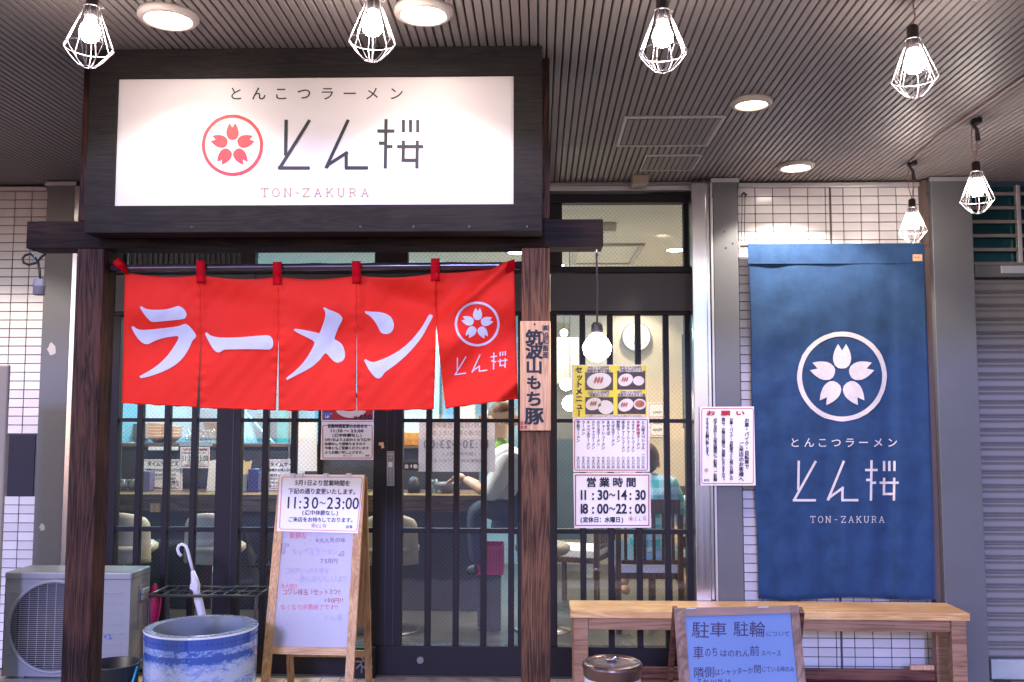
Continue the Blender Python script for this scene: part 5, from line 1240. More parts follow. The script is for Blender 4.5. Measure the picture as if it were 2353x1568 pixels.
# stools
def stool(u, y, label, rz=0, cm='cream'):
    c = P(u, 1230, y); t = thing('bar_stool', label, 'stool', (c.x, y, 0), 'cream bucket stools at the counter'); c0 = Vector((c.x, y, 0))
    b = MB(); W2, H0, H1 = .205, .455, .80; nx, nz = 12, 10
    rot = Matrix.Rotation(rz, 3, 'Z')
    for j in range(nz+1):
        tz = j/nz
        for i_ in range(nx+1):
            s = -1+2*i_/nx; w_ = W2*(1-.05*tz) ; z_ = H0+(H1-H0)*tz
            # round the top corners and wrap the sides forward
            corner = max(0, tz-.72)/.28; w2 = w_*(1-.16*corner**2); z2 = z_-.035*abs(s)**3*corner
            b.v.append(c0+rot@Vector((w2*s, -.02*(1-tz)+.10*abs(s)**2.2 - .035*tz, z2)))
    for j in range(nz):
        for i_ in range(nx): q_ = j*(nx+1)+i_; b.face((q_, q_+1, q_+nx+2, q_+nx+1))
    o = obj('backrest', b, M[cm], t, smooth=True); m_ = o.modifiers.new('t', 'SOLIDIFY'); m_.thickness = .035; m_.offset = -1; o.modifiers.new('b', 'BEVEL').width = .008
    b = MB(); n = 24
    for r, z_ in ((.0, .545), (.17, .545), (.20, .57), (.20, .60), (.17, .62), (0, .625)): b.v += [c0+rot@Vector((r*math.cos(2*math.pi*k/n)*1.0, .15+r*math.sin(2*math.pi*k/n)*.95, z_-.03)) for k in range(n)]
    for i_ in range(5):
        for k in range(n): b.face((i_*n+k, i_*n+(k+1) % n, (i_+1)*n+(k+1) % n, (i_+1)*n+k))
    obj('seat', b, M[cm], t, smooth=True)
    cc = c0+rot@Vector((0, .15, 0)); obj('pedestal', MB().tube([cc+Vector((0, 0, .02)), cc+Vector((0, 0, .49))], .026, 14), M['chrome'], t, smooth=True)
    obj('foot_disc', MB().lathe([(0, .03), (.05, .028), (.19, .010), (.20, .0), (0, 0)], cc, 28), M['chrome'], t, smooth=True)
SY = 1.05
stool(271, SY, 'cream stool farthest left, partly behind the left post', -.06); stool(478, SY, 'cream stool above the white umbrella handle', -.06); stool(690, SY, 'cream stool hidden mostly by the whiteboard easel', -.05)
stool(892, SY, 'cream stool seen between the easel and the sliding door stile', .05); stool(1200, 1.2, 'cream stool under the diner in the white shirt', -1.2)
# things on the counter and shelf
KY = PYI+.10
def shelfz(): return pz+.028
for k, (u, n_b) in enumerate(((364, 5), (392, 4))):
    for j in range(n_b):
        c = P(u+random.uniform(-1, 1), 1015, KY); c.z = shelfz()+.002+j*.024
        o = obj('ramen_bowl', MB().lathe([(.035, 0), (.038, .004), (.085, .045), (.095, .062), (.090, .062), (.080, .046), (0, .010)], c, 28), M['bowl'], smooth=True); tag(o, 'pinkish bowl in the %s stack on the kitchen shelf, %s' % (('taller', 'shorter')[k], ('at the bottom', 'second from below', 'third from below', 'fourth from below', 'on top')[j] if j < n_b-1 else 'at the very top'), 'bowl', 'bowls stacked on the kitchen shelf')
tray = obj('glass_rack', MB().box(X(427, 1020, KY), X(500, 1020, KY), KY-.14, KY+.12, Z(450, 1026, KY-.1), Z(450, 1014, KY-.1)), M['alu'], bevel=.003); tag(tray, 'stainless rack shelf with upturned drinking glasses', 'rack')
zt_ = Z(450, 1014, KY-.1)
for r_ in range(2):
    for k in range(6 if r_ == 0 else 5):
        c = P(434+k*11.5+r_*5, 1008, KY-.05); c.z = zt_+.001+r_*.046
        o = obj('drinking_glass', MB().lathe([(0, .0), (.026, 0), (.030, .044), (.028, .044), (.024, .003), (0, .003)], c, 14), M['glassware'], smooth=True); tag(o, 'clear glass in the %s row on the stainless rack, %s' % (('lower', 'upper')[r_], ('leftmost', 'second from left', 'third from left', 'fourth from left', 'fifth from left', 'sixth from left')[k]), 'glass', 'drinking glasses stacked on the rack')
o = obj('towel', MB().tube([P(284+k*7, 1023+1.2*math.sin(k*1.9), KY) for k in range(10)], [.012, .02, .018, .022, .02, .018, .024, .02, .022, .01], 10), M['paper'], smooth=True); tag(o, 'crumpled white towel on the kitchen shelf at left', 'towel')
o = obj('steel_box', MB().box(X(266, 990, KY+.2), X(344, 990, KY+.2), KY+.14, KY+.45, Z(300, 1011, KY+.14), Z(300, 974, KY+.14)), mat('grey kitchen box', (.13, .16, .17), .5, .2), bevel=.004); tag(o, 'grey steel box in the kitchen above the towel', 'box')
o = obj('plastic_tray', MB().box(X(343, 1030, KY-.13), X(410, 1030, KY-.13), KY-.15, KY-.12, Z(370, 1035, KY-.13), Z(370, 1027, KY-.13)), M['paper'], bevel=.002); tag(o, 'small white strip of cards under the bowls on the counter partition', 'card strip')
def inposter(label, quad, Y, lines, red=True, m='paper', cat='notice', bw_=1.2):
    t, f1, f2 = poster('indoor_notice', label, cat, quad, Y, m)
    x0, y0, x1, y1 = quad[0][0], quad[0][1], quad[2][0], quad[2][1]
    if red: put('border', Ink().frame(x0+3, y0+3, x1-3, y1-3, bw_, 2), f1, M['redink'], t)
    i = Ink()
    for s, a, b_, y, sz_ in lines: i.H(s, a, b_, y, sz_, .02)
    if i.v: put('lettering', i, f2, M['ink'], t)
IY = PYI-.03
inposter('indoor notice headed time service with red border, under the bowls', rq(326, 1056, 419, 1126), IY-.10, [('タイムサービス', 338, 410, 1066, 12), ('ご飯類お好きなもの差し上げ下さい', 332, 414, 1080, 7), ('18:00〜20:00', 352, 404, 1091, 7), ('トッピング一つ無料', 350, 404, 1100, 6), ('中盛り', 386, 412, 1108, 7), ('半ライス', 382, 412, 1115, 7), ('数量限定とさせて頂きます', 350, 405, 1121, 4)])
inposter('small indoor notice with large hours numerals hanging from the glass rack', rq(414.5, 1028, 482, 1076), IY-.12, [('5月1日より営業時間', 421, 476, 1034, 5), ('下記の通り変更いたします。', 419, 478, 1041, 5), ('11:30〜23:00', 418, 478, 1053, 18), ('(途中休憩なし)', 430, 468, 1063, 5), ('ご来店をお待ちしております', 422, 474, 1069, 4)])
inposter('narrow pale leaflet standing on the counter beside the wide door stile', [(481, 1060), (497, 1056), (497, 1131), (474, 1130)], IY-.2, [], False)
inposter('second time service notice, cut by the whiteboard easel', rq(616, 1056, 700, 1126), IY-.10, [('タイムサービス', 620, 694, 1067, 12), ('金曜をお楽しみの皆様に', 617, 692, 1080, 7), ('毎日18:00', 620, 660, 1092, 7), ('次のトッピング', 620, 668, 1100, 6), ('うれん草', 617, 650, 1109, 7), ('キャベツ', 617, 650, 1117, 7)])
inposter('white blank panel hanging beside the steel post in the kitchen opening', rq(681, 971, 728, 1083), PYI-.25, [], False)
o = obj('steel_post', MB().box(X(663, 1030, PYI-.02), X(667, 1030, PYI-.02), PYI-.03, PYI-.0205, ctz, Z(665, 900, PYI)), M['chrome']); tag(o, 'slim steel post between counter and kitchen opening', 'post')
cz0 = ctz+.001; CY_ = CTY+.16
t = thing('chopstick_holder', 'glass holder full of ochre paper wrapped chopsticks on the counter', 'holder', P(562, 1130, CY_)); b = MB().box(X(553, 1110, CY_), X(570, 1110, CY_), CY_-.03, CY_+.03, cz0, cz0+.13); obj('holder_body', b, mat('grey green jar', (.22, .26, .24), .2), t, bevel=.004)
for k in range(9):
    a = P(555+k*1.7, 1085, CY_+random.uniform(-.02, .02)); a.z = cz0+.08; e_ = P(551+k*3.3, 1057+random.uniform(0, 5), CY_); obj('chopstick_wrapper', MB().beam(a, e_, .013, .004), M['gold'], t)
o = obj('napkin_box', MB().box(X(574, 1110, CY_), X(598, 1110, CY_), CY_-.05, CY_+.05, cz0, cz0+.17), mat('navy acrylic', (.05, .05, .16), .2), bevel=.004); tag(o, 'dark blue acrylic box right of the chopstick holder', 'box')
o = obj('napkin_box', MB().box(X(322, 1110, CY_), X(350, 1110, CY_), CY_-.05, CY_+.05, cz0, cz0+.15), mat('violet grey acrylic', (.12, .10, .20), .2), bevel=.004); tag(o, 'violet grey acrylic box left of the first time service notice', 'box')
for k in range(5):
    c = P(263+k*10.5, 1120, CY_); c.z = cz0; o = obj('condiment_jar', MB().lathe([(0, 0), (.020, 0), (.021, .055), (.014, .065), (.016, .085), (0, .088)], c, 14), (M['steeldull'], M['glassware'])[k % 2], smooth=True); tag(o, ('steel capped condiment jar nearest the left post', 'clear condiment jar next to the leftmost one', 'steel condiment jar in the middle of the row', 'clear condiment jar fourth along the counter', 'steel condiment jar beside the violet box')[k], 'jar', 'condiment jars at the left of the counter')
# kitchen shapes behind
def kbox(u0, v0, u1, v1, Y, d, m, label, nm='kitchen_unit', cat='kitchen unit'):
    o = obj(nm, MB().box(X(u0, (v0+v1)/2, Y), X(u1, (v0+v1)/2, Y), Y, Y+d, Z((u0+u1)/2, v1, Y), Z((u0+u1)/2, v0, Y)), m, bevel=.004); tag(o, label, cat); return o
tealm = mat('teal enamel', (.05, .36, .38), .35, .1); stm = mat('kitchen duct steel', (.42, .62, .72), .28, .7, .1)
kbox(639, 700, 660, 1020, 3.4, .3, tealm, 'tall teal panel at the back of the kitchen')
kbox(575, 880, 640, 965, 3.7, .3, stm, 'steel extractor hood in the middle of the kitchen', 'extractor_hood', 'hood')
o = obj('slanted_duct', MB().beam(P(549, 940, 3.2), P(590, 1060, 3.0), .10, .10), stm, bevel=.01); tag(o, 'slanting pale blue duct beside the wide door stile', 'duct')
o = obj('gas_pipe', MB().tube([P(566, 950, 3.0), P(610, 1000, 3.0), P(650, 1040, 3.0)], .012, 8), stm, smooth=True); tag(o, 'thin diagonal pipe crossing the kitchen opening', 'pipe')
kbox(262, 720, 300, 965, 3.5, .4, stm, 'tall steel locker at the left end of the kitchen'); kbox(300, 940, 500, 972, 3.9, .25, stm, 'long steel wall shelf over the bowls', 'wall_shelf', 'shelf')
kbox(926, 760, 1010, 1000, 3.3, .4, mat('white fridge', (.62, .66, .70), .4), 'white fridge behind the sliding door', 'refrigerator', 'fridge')
kbox(1050, 800, 1090, 990, 3.0, .2, mat('pale pillar', (.62, .66, .70), .5), 'pale narrow pillar between fridge and crockery shelf', 'inner_pillar', 'pillar')
kbox(1020, 760, 1042, 990, 3.2, .2, mat('sky blue strip', (.20, .42, .62), .5), 'blue upright strip seen between curtain panels', 'blue_strip', 'panel')
kbox(1100, 955, 1190, 978, 2.6, .3, M['darkwood'], 'brown shelf with folded cloths behind the sliding door', 'crockery_shelf', 'shelf')
o = obj('cloth_pile', MB().tube([P(1112+k*6, 955-3*math.sin(k*.9+.4), 2.62) for k in range(8)], [.02, .035, .03, .04, .045, .03, .035, .015], 10), M['paper'], smooth=True); tag(o, 'pile of white folded cloths on the brown shelf', 'cloths')
kbox(926, 994, 963, 1024, PYI-.02, .18, M['amber'], 'amber box of noodles on the counter end', 'noodle_box', 'box')
kbox(920, 1024, 1110, 1030, PYI+.02, .2, M['gold'], 'light edged shelf below the noodle box', 'serving_shelf', 'shelf')
kbox(920, 1031, 1100, 1130, PYI+.05, .1, M['dark_in'], 'dark panel under the serving shelf', 'service_panel', 'panel')
# tableware in front of the diner
c = P(1028, 1117, CTY+.1); c.z = ctz+.001
o = obj('noodle_bowl', MB().lathe([(.04, 0), (.044, .006), (.085, .05), (.098, .075), (.093, .075), (.08, .05), (0, .02)], c, 28), mat('grey bowl', (.20, .20, .24), .3), smooth=True); tag(o, 'grey ramen bowl on the counter in front of the diner', 'bowl')
c = P(996, 1117, CTY+.1); c.z = ctz+.001
o = obj('water_glass', MB().lathe([(0, 0), (.03, 0), (.036, .10), (.034, .10), (.028, .004), (0, .004)], c, 18), M['glassware'], smooth=True); tag(o, 'clear water glass left of the grey ramen bowl', 'glass')
c = P(951, 1117, CTY+.1); c.z = ctz+.001
o = obj('dark_pitcher', MB().lathe([(0, 0), (.045, 0), (.055, .05), (.035, .10), (.02, .115), (0, .118)], c, 20), M['black'], smooth=True); tag(o, 'dark round pot on the counter behind the automatic door sticker', 'pot')

# basket under the stool
bx, bzz = X(1092, 1290, 1.1), 0
t = thing('basket', 'magenta perforated plastic basket on the floor below the counter', 'basket', (X(1122, 1300, 1.25), 1.25, 0)); u0, u1 = X(1090, 1290, 1.15), X(1156, 1290, 1.15); zt2, zb2 = Z(1120, 1255, 1.15), Z(1120, 1322, 1.15)
obj('basket_wall', MB().box(u0, u1, 1.15, 1.156, zb2, zt2).box(u0, u0+.006, 1.157, 1.40, zb2, zt2).box(u1-.006, u1, 1.157, 1.40, zb2, zt2).box(u0, u1, 1.401, 1.407, zb2, zt2).box(u0, u1, 1.157, 1.40, zb2, zb2+.006), M['magenta'], t, bevel=.002)
b = MB()
for j in range(9):
    for k in range(8): x_ = u0+.014+k*(u1-u0-.02)/8; z_ = zb2+.02+j*(zt2-zb2-.04)/9; b.box(x_, x_+.009, 1.1485, 1.1499, z_, z_+.009)
obj('perforation', b, mat('dark magenta', (.12, .01, .05), .6), t)['kind'] = 'stuff'
obj('basket_stand', MB().box(u0+.02, u1-.02, 1.2, 1.36, 0, zb2-.001), M['black'], t)

# right hand room: clock, wall menus, curtain, chairs, tables, people
wy = IB-.03; t = thing('wall_clock', 'round white wall clock with thin black hands on the beige wall', 'clock', P(1462, 775, wy)); c = P(1462, 775, wy); rc = 34/FPX*(wy+5.4)
def disc(r, y0, y1, n=48):
    b = MB(); b.v = [c+Vector((r*math.cos(2*math.pi*k/n), y0, r*math.sin(2*math.pi*k/n))) for k in range(n)]+[c+Vector((r*math.cos(2*math.pi*k/n), y1, r*math.sin(2*math.pi*k/n))) for k in range(n)]
    b.face(range(n)); b.face(range(2*n-1, n-1, -1))
    for k in range(n): b.face((k, n+k, n+(k+1) % n, (k+1) % n))
    return b
obj('clock_case', disc(rc, -.02, .028), M['steeldull'], t, bevel=.003); obj('clock_face', disc(rc*.92, -.022, -.0205), mat('clock face', (.85, .86, .88), .3, 0, .01), t)
i = Ink()
for k in range(1, 13): a = R(30*k-90); i.H(str(k), 1462+24.5*math.cos(a)-(3.2 if k < 10 else 5), 1462+24.5*math.cos(a)+(3.2 if k < 10 else 5), 775+24.5*math.sin(a), 8.5, .0)
put('numerals', i, onY(wy-.0235), mat('clock numerals', (.25, .25, .28), .5), t)
i = Ink().stroke([(1462, 775), (1437, 781)], 1.1).stroke([(1462, 775), (1457, 791)], 1.8).ell(1462, 775, 1.6, 1.6); put('clock_hands', i, onY(wy-.026), M['ink'], t)
inposter('red bordered price card on the beige wall behind the set menu poster', rq(1488, 925, 1528, 962), IB-.02, [('600円', 1500, 1520, 948, 7)])
inposter('red bordered price card just below the first one on the beige wall', rq(1492, 963, 1529, 1004), IB-.02, [('500円', 1500, 1522, 972, 8), ('400円', 1500, 1522, 988, 8)])
kbox(1569, 768, 1592, 985, .28, .03, mat('dark grey curtain', (.06, .065, .07), .9), 'dark grey hanging cloth just inside the door jamb', 'door_curtain', 'curtain')
inposter('handwritten grey paper pinned on the dark hanging cloth', rq(1575, 853, 1592, 926), .275, [('営業', 1577, 1590, 866, 9), ('中で', 1577, 1590, 882, 9), ('すよ', 1577, 1590, 898, 9)], False, 'beige')
t, f1, f2 = poster('strip_banner', 'narrow pale vertical strip with dark marks inside the jamb', 'banner', rq(1584, 1000, 1596, 1480), .20)
i = Ink()
for k in range(16): i.rect(1586, 1008+k*8.2, 1594, 1012+k*8.2)
put('blue_rules', i, f1, mat('pale blue print', (.25, .38, .55), .5), t); i = Ink()
for k in range(7): i.V('ラーメン営業中'[k], 1590, 1160+k*26, 1178+k*26, 9, .02)
put('lettering', i, f1, M['ink'], t)
kbox(1279, 775, 1330, 882, 3.0, .8, mat('greenish grey duct', (.30, .32, .29), .6), 'greenish grey boxed duct at the left of the right room', 'boxed_duct', 'duct')
kbox(1262, 883, 1345, 1240, 3.1, .6, mat('dark blue partition', (.05, .075, .09), .5), 'dark blue partition below the boxed duct', 'partition', 'partition')
kbox(1348, 1150, 1362, 1345, 3.4, .1, mat('pale pillar leg', (.55, .56, .58), .5), 'pale post standing behind the opening hours sign', 'pale_post', 'post')
for u, v_, y, r in ((1296, 765, 2.8, .030), (1310, 927, 1.4, .055)):
    c = P(u, v_, y); t = thing('globe_pendant', 'white glowing globe %s' % ('small and high in the left pane of the right door' if v_ < 800 else 'larger, beside the set menu poster'), 'lamp', c, 'glowing globes inside')
    n = 16; obj('globe', MB().lathe([(r*math.sin(math.pi*k/10)+1e-4, r*math.cos(math.pi*k/10)) for k in range(11)], c, 20), M['globe'], t, smooth=True)
    obj('cord', MB().tube([c+Vector((0, 0, r)), Vector((c.x, c.y, ICZ))], .003, 6), M['blackcord'], t)
def chair(cx_, y_, rz, label, w_=.42):
    t = thing('dining_chair', label, 'chair', (cx_, y_, 0), 'dark slatted chairs with white seats'); rot = Matrix.Rotation(rz, 3, 'Z'); o0 = Vector((cx_, y_, 0))
    def bx(x0, x1, y0, y1, z0, z1, nm, m): 
        b = MB().box(x0, x1, y0, y1, z0, z1); b.v = [o0+rot@v for v in b.v]; obj(nm, b, M[m], t, bevel=.004)
    h = w_/2
    bx(-h, h, .02, .42, .40, .455, 'seat_cushion', 'paper'); bx(-h, h, .02, .42, .36, .398, 'seat_frame', 'darkwood')
    for sx_ in (-1, 1):
        bx(sx_*h-.018, sx_*h+.018, -.02, .018, 0, .80, 'rear_leg', 'darkwood'); bx(sx_*(h-.02)-.018, sx_*(h-.02)+.018, .38, .415, 0, .358, 'front_leg', 'darkwood')
    bx(-h, h, -.022, .016, .801, .90, 'top_rail', 'darkwood'); bx(-h+.02, h-.02, -.012, .008, .46, .49, 'lower_rail', 'darkwood')
    for k in range(6): x_ = -h+.05+k*(2*h-.1)/5; bx(x_-.011, x_+.011, -.010, .006, .4905, .8005, 'back_slat', 'darkwood')
    return t
cxa = X(1492, 1250, 1.15); chair(cxa, 1.15, 0, 'dark slatted chair under the diner in the teal plaid shirt')
chair(X(1390, 1250, 2.0), 2.0, 1.2, 'dark chair with white round seat left of the teal shirted diner'); chair(X(1640, 1250, 1.9), 1.9, .3, 'dark chair cut by the steel jamb, right of the teal shirted diner')
tb = thing('dining_table', 'pale topped table in front of the teal shirted diner', 'table', (X(1560, 1200, 2.2), 2.2, 0)); x0, x1 = X(1470, 1180, 2.0), X(1680, 1180, 2.0)
obj('table_top', MB().box(x0, x1, 1.85, 2.6, .70, .74), M['pine'], tb, bevel=.006)
for x_ in (x0+.06, x1-.1): obj('leg', MB().box(x_, x_+.05, 1.95, 2.0, 0, .699), M['darkwood'], tb)
for k in range(4):
    c = P(1563+k*5, 1160, 2.0); c.z = .741; o = obj('table_jar', MB().lathe([(0, 0), (.016, 0), (.017, .07), (.010, .09), (0, .092)], c, 12), (M['steeldull'], M['glassware'], M['black'])[k % 3], smooth=True); tag(o, ('steel jar leftmost on the pale table', 'clear jar second on the pale table', 'dark jar third on the pale table', 'steel jar nearest the jamb on the pale table')[k], 'jar', 'condiment jars on the pale table')
kbox(1540, 1118, 1600, 1162, 3.2, .1, M['darkwood'], 'brown wooden screen behind the pale table', 'wood_screen', 'screen')

# people
def skin_mesh(name, joints, edges, mtl, parent, sub=2, root=0):
    me = bpy.data.meshes.new(name); off = wloc(parent)
    me.from_pydata([Vector(j[0])-off for j in joints], edges, []); 
    o = bpy.data.objects.new(name, me); COL.objects.link(o); o.parent = parent
    sk_ = o.modifiers.new('skin', 'SKIN'); sk_.use_smooth_shade = True
    lay = me.skin_vertices[0] if len(me.skin_vertices) else None
    if lay:
        for k, j in enumerate(joints): lay.data[k].radius = (j[1], j[1] if len(j) < 3 else j[2]); lay.data[k].use_root = (k == root)
    s_ = o.modifiers.new('sub', 'SUBSURF'); s_.levels = sub; s_.render_levels = sub
    # freeze to a real mesh
    dg = bpy.context.evaluated_depsgraph_get(); m2 = bpy.data.meshes.new_from_object(o.evaluated_get(dg)); o.modifiers.clear(); o.data = m2; m2.materials.clear(); m2.materials.append(mtl)
    m2.polygons.foreach_set('use_smooth', [True]*len(m2.polygons)); return o
def ellip(name, c, rx, ry, rz, m, parent, n=20, cut=None):
    b = MB(); prof = [(math.sin(math.pi*k/12), math.cos(math.pi*k/12)) for k in range(13)]
    for r, z in prof: b.v += [Vector(c)+Vector((rx*r*math.cos(2*math.pi*q/n), ry*r*math.sin(2*math.pi*q/n), rz*z)) for q in range(n)]
    for i_ in range(12):
        for k in range(n): b.face((i_*n+k, i_*n+(k+1) % n, (i_+1)*n+(k+1) % n, (i_+1)*n+k))
    return obj(name, b, m, parent, smooth=True)
def hand(parent, wrist, d, up, m, curl=.5, s=1.0):
    d = Vector(d).normalized(); up = Vector(up); up = (up-d*up.dot(d)).normalized(); sd = d.cross(up)
    js = [(wrist, .024*s), (wrist+d*.045*s, .030*s), (wrist+d*.085*s, .030*s)]; ed = [(0, 1), (1, 2)]
    for k, (o_, l) in enumerate(((-.030, .060), (-.010, .072), (.010, .068), (.029, .052))):
        b0 = len(js); p = wrist+d*.09*s+sd*o_*s
        js += [(p, .0095*s), (p+d*l*.5*s-up*.012*curl*s, .0088*s), (p+d*l*.85*s-up*.040*curl*s, .0078*s)]; ed += [(2, b0), (b0, b0+1), (b0+1, b0+2)]
    b0 = len(js); js += [(wrist+d*.04*s-sd*.034*s, .012*s), (wrist+d*.075*s-sd*.052*s-up*.01*s, .010*s)]; ed += [(1, b0), (b0, b0+1)]
    return skin_mesh('hand', js, ed, m, parent, 1)
# diner in white shirt, seen from the side, facing the counter at the left
q = P; Y1 = 1.22
pw = thing('person', 'diner in a white shirt with green neckerchief leaning over the counter', 'person', (X(1195, 1200, Y1), Y1, 0))
J = [(q(1194, 1170, Y1), .17, .16), (q(1184, 1125, Y1), .175, .17), (q(1172, 1078, Y1), .17, .18), (q(1160, 1045, Y1), .13, .16), (q(1151, 1020, Y1), .055), 
     (q(1164, 1050, Y1-.17), .080), (q(1148, 1098, Y1-.20), .072), (q(1130, 1140, Y1-.18), .060), (q(1109, 1130, Y1-.10), .048),
     (q(1156, 1050, Y1+.18), .066), (q(1136, 1100, Y1+.20), .055), (q(1118, 1130, Y1+.20), .048), (q(1100, 1118, Y1+.16), .042)]
skin_mesh('shirt', J, [(0, 1), (1, 2), (2, 3), (3, 4), (3, 5), (5, 6), (6, 7), (7, 8), (3, 9), (9, 10), (10, 11), (11, 12)], M['shirtw'], pw)
skin_mesh('forearm', [(q(1114, 1132, Y1-.10), .038), (q(1090, 1116, Y1-.02), .033), (q(1068, 1101, Y1+.10), .025)], [(0, 1), (1, 2)], M['skin'], pw)
skin_mesh('forearm', [(q(1102, 1119, Y1+.16), .038), (q(1085, 1108, Y1+.20), .032), (q(1070, 1100, Y1+.24), .025)], [(0, 1), (1, 2)], M['skin'], pw)
hand(pw, q(1067, 1100, Y1+.10), q(1050, 1093, Y1+.2)-q(1067, 1100, Y1+.10), (0, 0, 1), M['skin'], .9); hand(pw, q(1069, 1099, Y1+.24), (-.9, .3, -.1), (0, 0, 1), M['skin'], .9)
skin_mesh('trousers', [(q(1200, 1178, Y1), .14, .15), (q(1160, 1172, Y1-.10), .088), (q(1095, 1170, Y1-.10), .068), (q(1094, 1230, Y1-.08), .055), (q(1100, 1300, Y1-.06), .042), (q(1160, 1172, Y1+.12), .088), (q(1090, 1168, Y1+.14), .068), (q(1090, 1230, Y1+.14), .055), (q(1092, 1295, Y1+.14), .042)],
          [(0, 1), (1, 2), (2, 3), (3, 4), (0, 5), (5, 6), (6, 7), (7, 8)], M['jeans'], pw)
for dy in (-.06, .14): skin_mesh('shoe', [(q(1100, 1305, Y1+dy), .042), (q(1085, 1312, Y1+dy), .040), (q(1070, 1316, Y1+dy), .030)], [(0, 1), (1, 2)], M['black'], pw, 1)
skin_mesh('neckerchief', [(q(1166, 1012, Y1), .055), (q(1157, 1020, Y1), .062), (q(1148, 1030, Y1-.03), .05), (q(1142, 1044, Y1-.05), .02)], [(0, 1), (1, 2), (2, 3)], M['greencloth'], pw)
hc = q(1144, 968, Y1)
skin_mesh('head', [(q(1152, 1012, Y1), .052), (q(1150, 995, Y1), .058), (q(1145, 978, Y1), .082, .076), (q(1147, 955, Y1), .088, .080), (q(1150, 938, Y1), .06), (q(1124, 972, Y1), .020), (q(1117, 974, Y1), .010), (q(1128, 985, Y1), .030)], [(0, 1), (1, 2), (2, 3), (3, 4), (2, 5), (5, 6), (2, 7)], M['skin'], pw)
ellip('ear', q(1152, 972, Y1-.085), .018, .008, .028, M['skin'], pw, 10)
for dy in (-.035, .035): ellip('eye', q(1122.5, 962, Y1+dy), .008, .010, .007, M['ink'], pw, 8)
ellip('hair', q(1153, 950, Y1), .098, .094, .095, M['hair'], pw)
# diner in teal plaid shirt with back to us
Y2 = 1.40; cx_ = 1484
pt = thing('person', 'diner in a teal and light blue plaid shirt sitting with back to the window', 'person', (X(cx_, 1250, Y2), Y2, 0))
m, N, L, bs = base('teal plaid'); tc = N.new('ShaderNodeTexCoord'); se = N.new('ShaderNodeSeparateXYZ'); L.new(tc.outputs['Object'], se.inputs[0]); prev = None; base_c = None
mixc = N.new('ShaderNodeMix'); mixc.data_type = 'RGBA'; mixc.inputs[6].default_value = (.05, .40, .46, 1); mixc.inputs[7].default_value = (.50, .70, .86, 1)
ws = []
for ax_, sc_ in ((0, 70), (2, 62)):
    a_ = N.new('ShaderNodeMath'); a_.operation = 'MULTIPLY'; a_.inputs[1].default_value = sc_; L.new(se.outputs[ax_], a_.inputs[0]); s_ = N.new('ShaderNodeMath'); s_.operation = 'SINE'; L.new(a_.outputs[0], s_.inputs[0]); g_ = N.new('ShaderNodeMath'); g_.operation = 'GREATER_THAN'; g_.inputs[1].default_value = .1; L.new(s_.outputs[0], g_.inputs[0]); ws.append(g_)
ad = N.new('ShaderNodeMath'); ad.operation = 'ADD'; L.new(ws[0].outputs[0], ad.inputs[0]); L.new(ws[1].outputs[0], ad.inputs[1]); hf = N.new('ShaderNodeMath'); hf.operation = 'MULTIPLY'; hf.inputs[1].default_value = .45; L.new(ad.outputs[0], hf.inputs[0]); L.new(hf.outputs[0], mixc.inputs[0]); L.new(mixc.outputs[2], bs.inputs['Base Color']); bs.inputs['Roughness'].default_value = .8
PL = m
J = [(q(cx_, 1272, Y2), .165, .13), (q(cx_, 1225, Y2), .16, .125), (q(cx_, 1165, Y2+.02), .17, .12), (q(cx_, 1115, Y2+.05), .175, .11), (q(cx_, 1092, Y2+.08), .07),
     (q(1424, 1112, Y2+.05), .062), (q(1410, 1170, Y2+.03), .052), (q(1418, 1205, Y2+.15), .044), (q(1543, 1112, Y2+.05), .062), (q(1562, 1165, Y2+.02), .054), (q(1566, 1205, Y2+.10), .046)]
skin_mesh('shirt', J, [(0, 1), (1, 2), (2, 3), (3, 4), (3, 5), (5, 6), (6, 7), (3, 8), (8, 9), (9, 10)], PL, pt)
for s_, (ua, va, ub, vb2) in ((0, (1419, 1206, 1445, 1188)), (1, (1566, 1206, 1548, 1186))):
    skin_mesh('forearm', [(q(ua, va, Y2+.13), .038), (q((ua+ub)/2, (va+vb2)/2, Y2+.28), .032), (q(ub, vb2, Y2+.42), .025)], [(0, 1), (1, 2)], M['skin'], pt); hand(pt, q(ub, vb2, Y2+.42), (.3-.6*s_, 1, 0), (0, 0, 1), M['skin'], .6)
skin_mesh('trousers', [(q(cx_, 1278, Y2), .165, .13), (q(1450, 1280, Y2+.10), .090), (q(1436, 1272, Y2+.45), .068), (q(1432, 1310, Y2+.48), .056), (q(1518, 1280, Y2+.10), .090), (q(1545, 1275, Y2+.40), .068), (q(1555, 1300, Y2+.30), .058)],
          [(0, 1), (1, 2), (2, 3), (0, 4), (4, 5), (5, 6)], M['bluejeans'], pt)
skin_mesh('lower_leg', [(q(1432, 1310, Y2+.48), .050), (q(1436, 1345, Y2+.35), .038)], [(0, 1)], M['skin'], pt); skin_mesh('lower_leg', [(q(1556, 1300, Y2+.28), .052), (q(1565, 1330, Y2+.10), .042), (q(1572, 1352, Y2-.02), .034)], [(0, 1), (1, 2)], M['skin'], pt)
skin_mesh('sandal', [(q(1572, 1358, Y2-.02), .036), (q(1577, 1372, Y2+.04), .034), (q(1580, 1378, Y2+.12), .026)], [(0, 1), (1, 2)], M['plank'], pt, 1); skin_mesh('sandal', [(q(1436, 1350, Y2+.34), .036), (q(1438, 1357, Y2+.42), .034), (q(1440, 1360, Y2+.5), .026)], [(0, 1), (1, 2)], M['plank'], pt, 1)
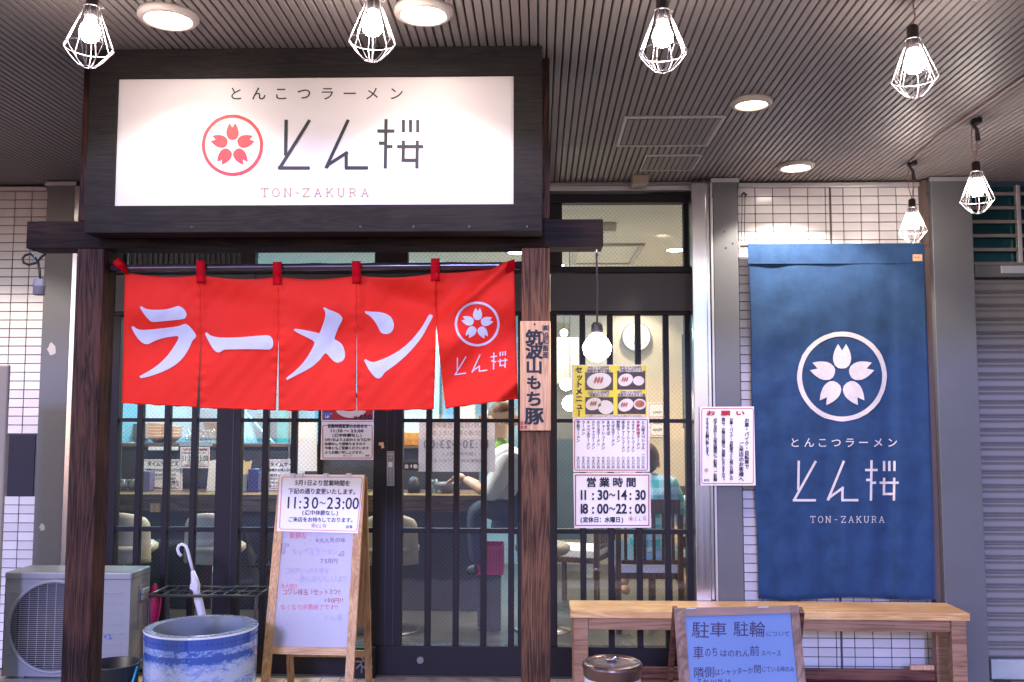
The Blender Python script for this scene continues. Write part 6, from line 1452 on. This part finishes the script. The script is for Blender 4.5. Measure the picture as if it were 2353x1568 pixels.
skin_mesh('head', [(q(cx_, 1092, Y2+.08), .055), (q(cx_, 1078, Y2+.10), .06), (q(cx_, 1062, Y2+.12), .085, .09), (q(cx_, 1040, Y2+.12), .082), (q(cx_, 1070, Y2+.205), .02)], [(0, 1), (1, 2), (2, 3), (2, 4)], M['skin'], pt)
ellip('hair', q(cx_, 1053, Y2+.09), .098, .098, .115, M['hair'], pt)
for s_ in (-1, 1): ellip('ear', q(cx_, 1066, Y2+.11)+Vector((.092*s_, 0, 0)), .010, .020, .030, M['skin'], pt, 10)
# companion in a pale top, mostly behind the jamb
Y3 = 2.0; p3_ = thing('person', 'companion in a pale cream top, just a sliver visible beside the steel jamb', 'person', (X(1618, 1250, Y3), Y3, 0)); cc_ = 1622
skin_mesh('top', [(q(cc_, 1262, Y3), .15, .12), (q(cc_, 1215, Y3), .14, .11), (q(cc_, 1165, Y3), .15, .11), (q(cc_, 1140, Y3+.02), .10), (q(cc_, 1124, Y3+.03), .05), (q(cc_-40, 1150, Y3), .055), (q(cc_-46, 1190, Y3-.02), .05), (q(cc_-40, 1222, Y3+.05), .042), (q(cc_+40, 1150, Y3), .055), (q(cc_+46, 1190, Y3), .05)],
          [(0, 1), (1, 2), (2, 3), (3, 4), (3, 5), (5, 6), (6, 7), (3, 8), (8, 9)], mat('cream top cloth', (.62, .56, .55), .8, 0, .08), p3_)
skin_mesh('trousers', [(q(cc_, 1268, Y3), .15, .12), (q(cc_-26, 1268, Y3+.15), .08), (q(cc_-30, 1268, Y3+.40), .06), (q(cc_-30, 1330, Y3+.42), .045), (q(cc_+26, 1268, Y3+.15), .08), (q(cc_+30, 1268, Y3+.40), .06), (q(cc_+30, 1330, Y3+.42), .045)], [(0, 1), (1, 2), (2, 3), (0, 4), (4, 5), (5, 6)], M['jeans'], p3_)
skin_mesh('head', [(q(cc_, 1124, Y3+.03), .05), (q(cc_, 1108, Y3+.04), .06), (q(cc_, 1092, Y3+.05), .085), (q(cc_, 1074, Y3+.05), .08), (q(cc_, 1100, Y3+.14), .018)], [(0, 1), (1, 2), (2, 3), (2, 4)], M['skin'], p3_)
ellip('hair', q(cc_, 1084, Y3+.03), .095, .095, .105, M['hair'], p3_)
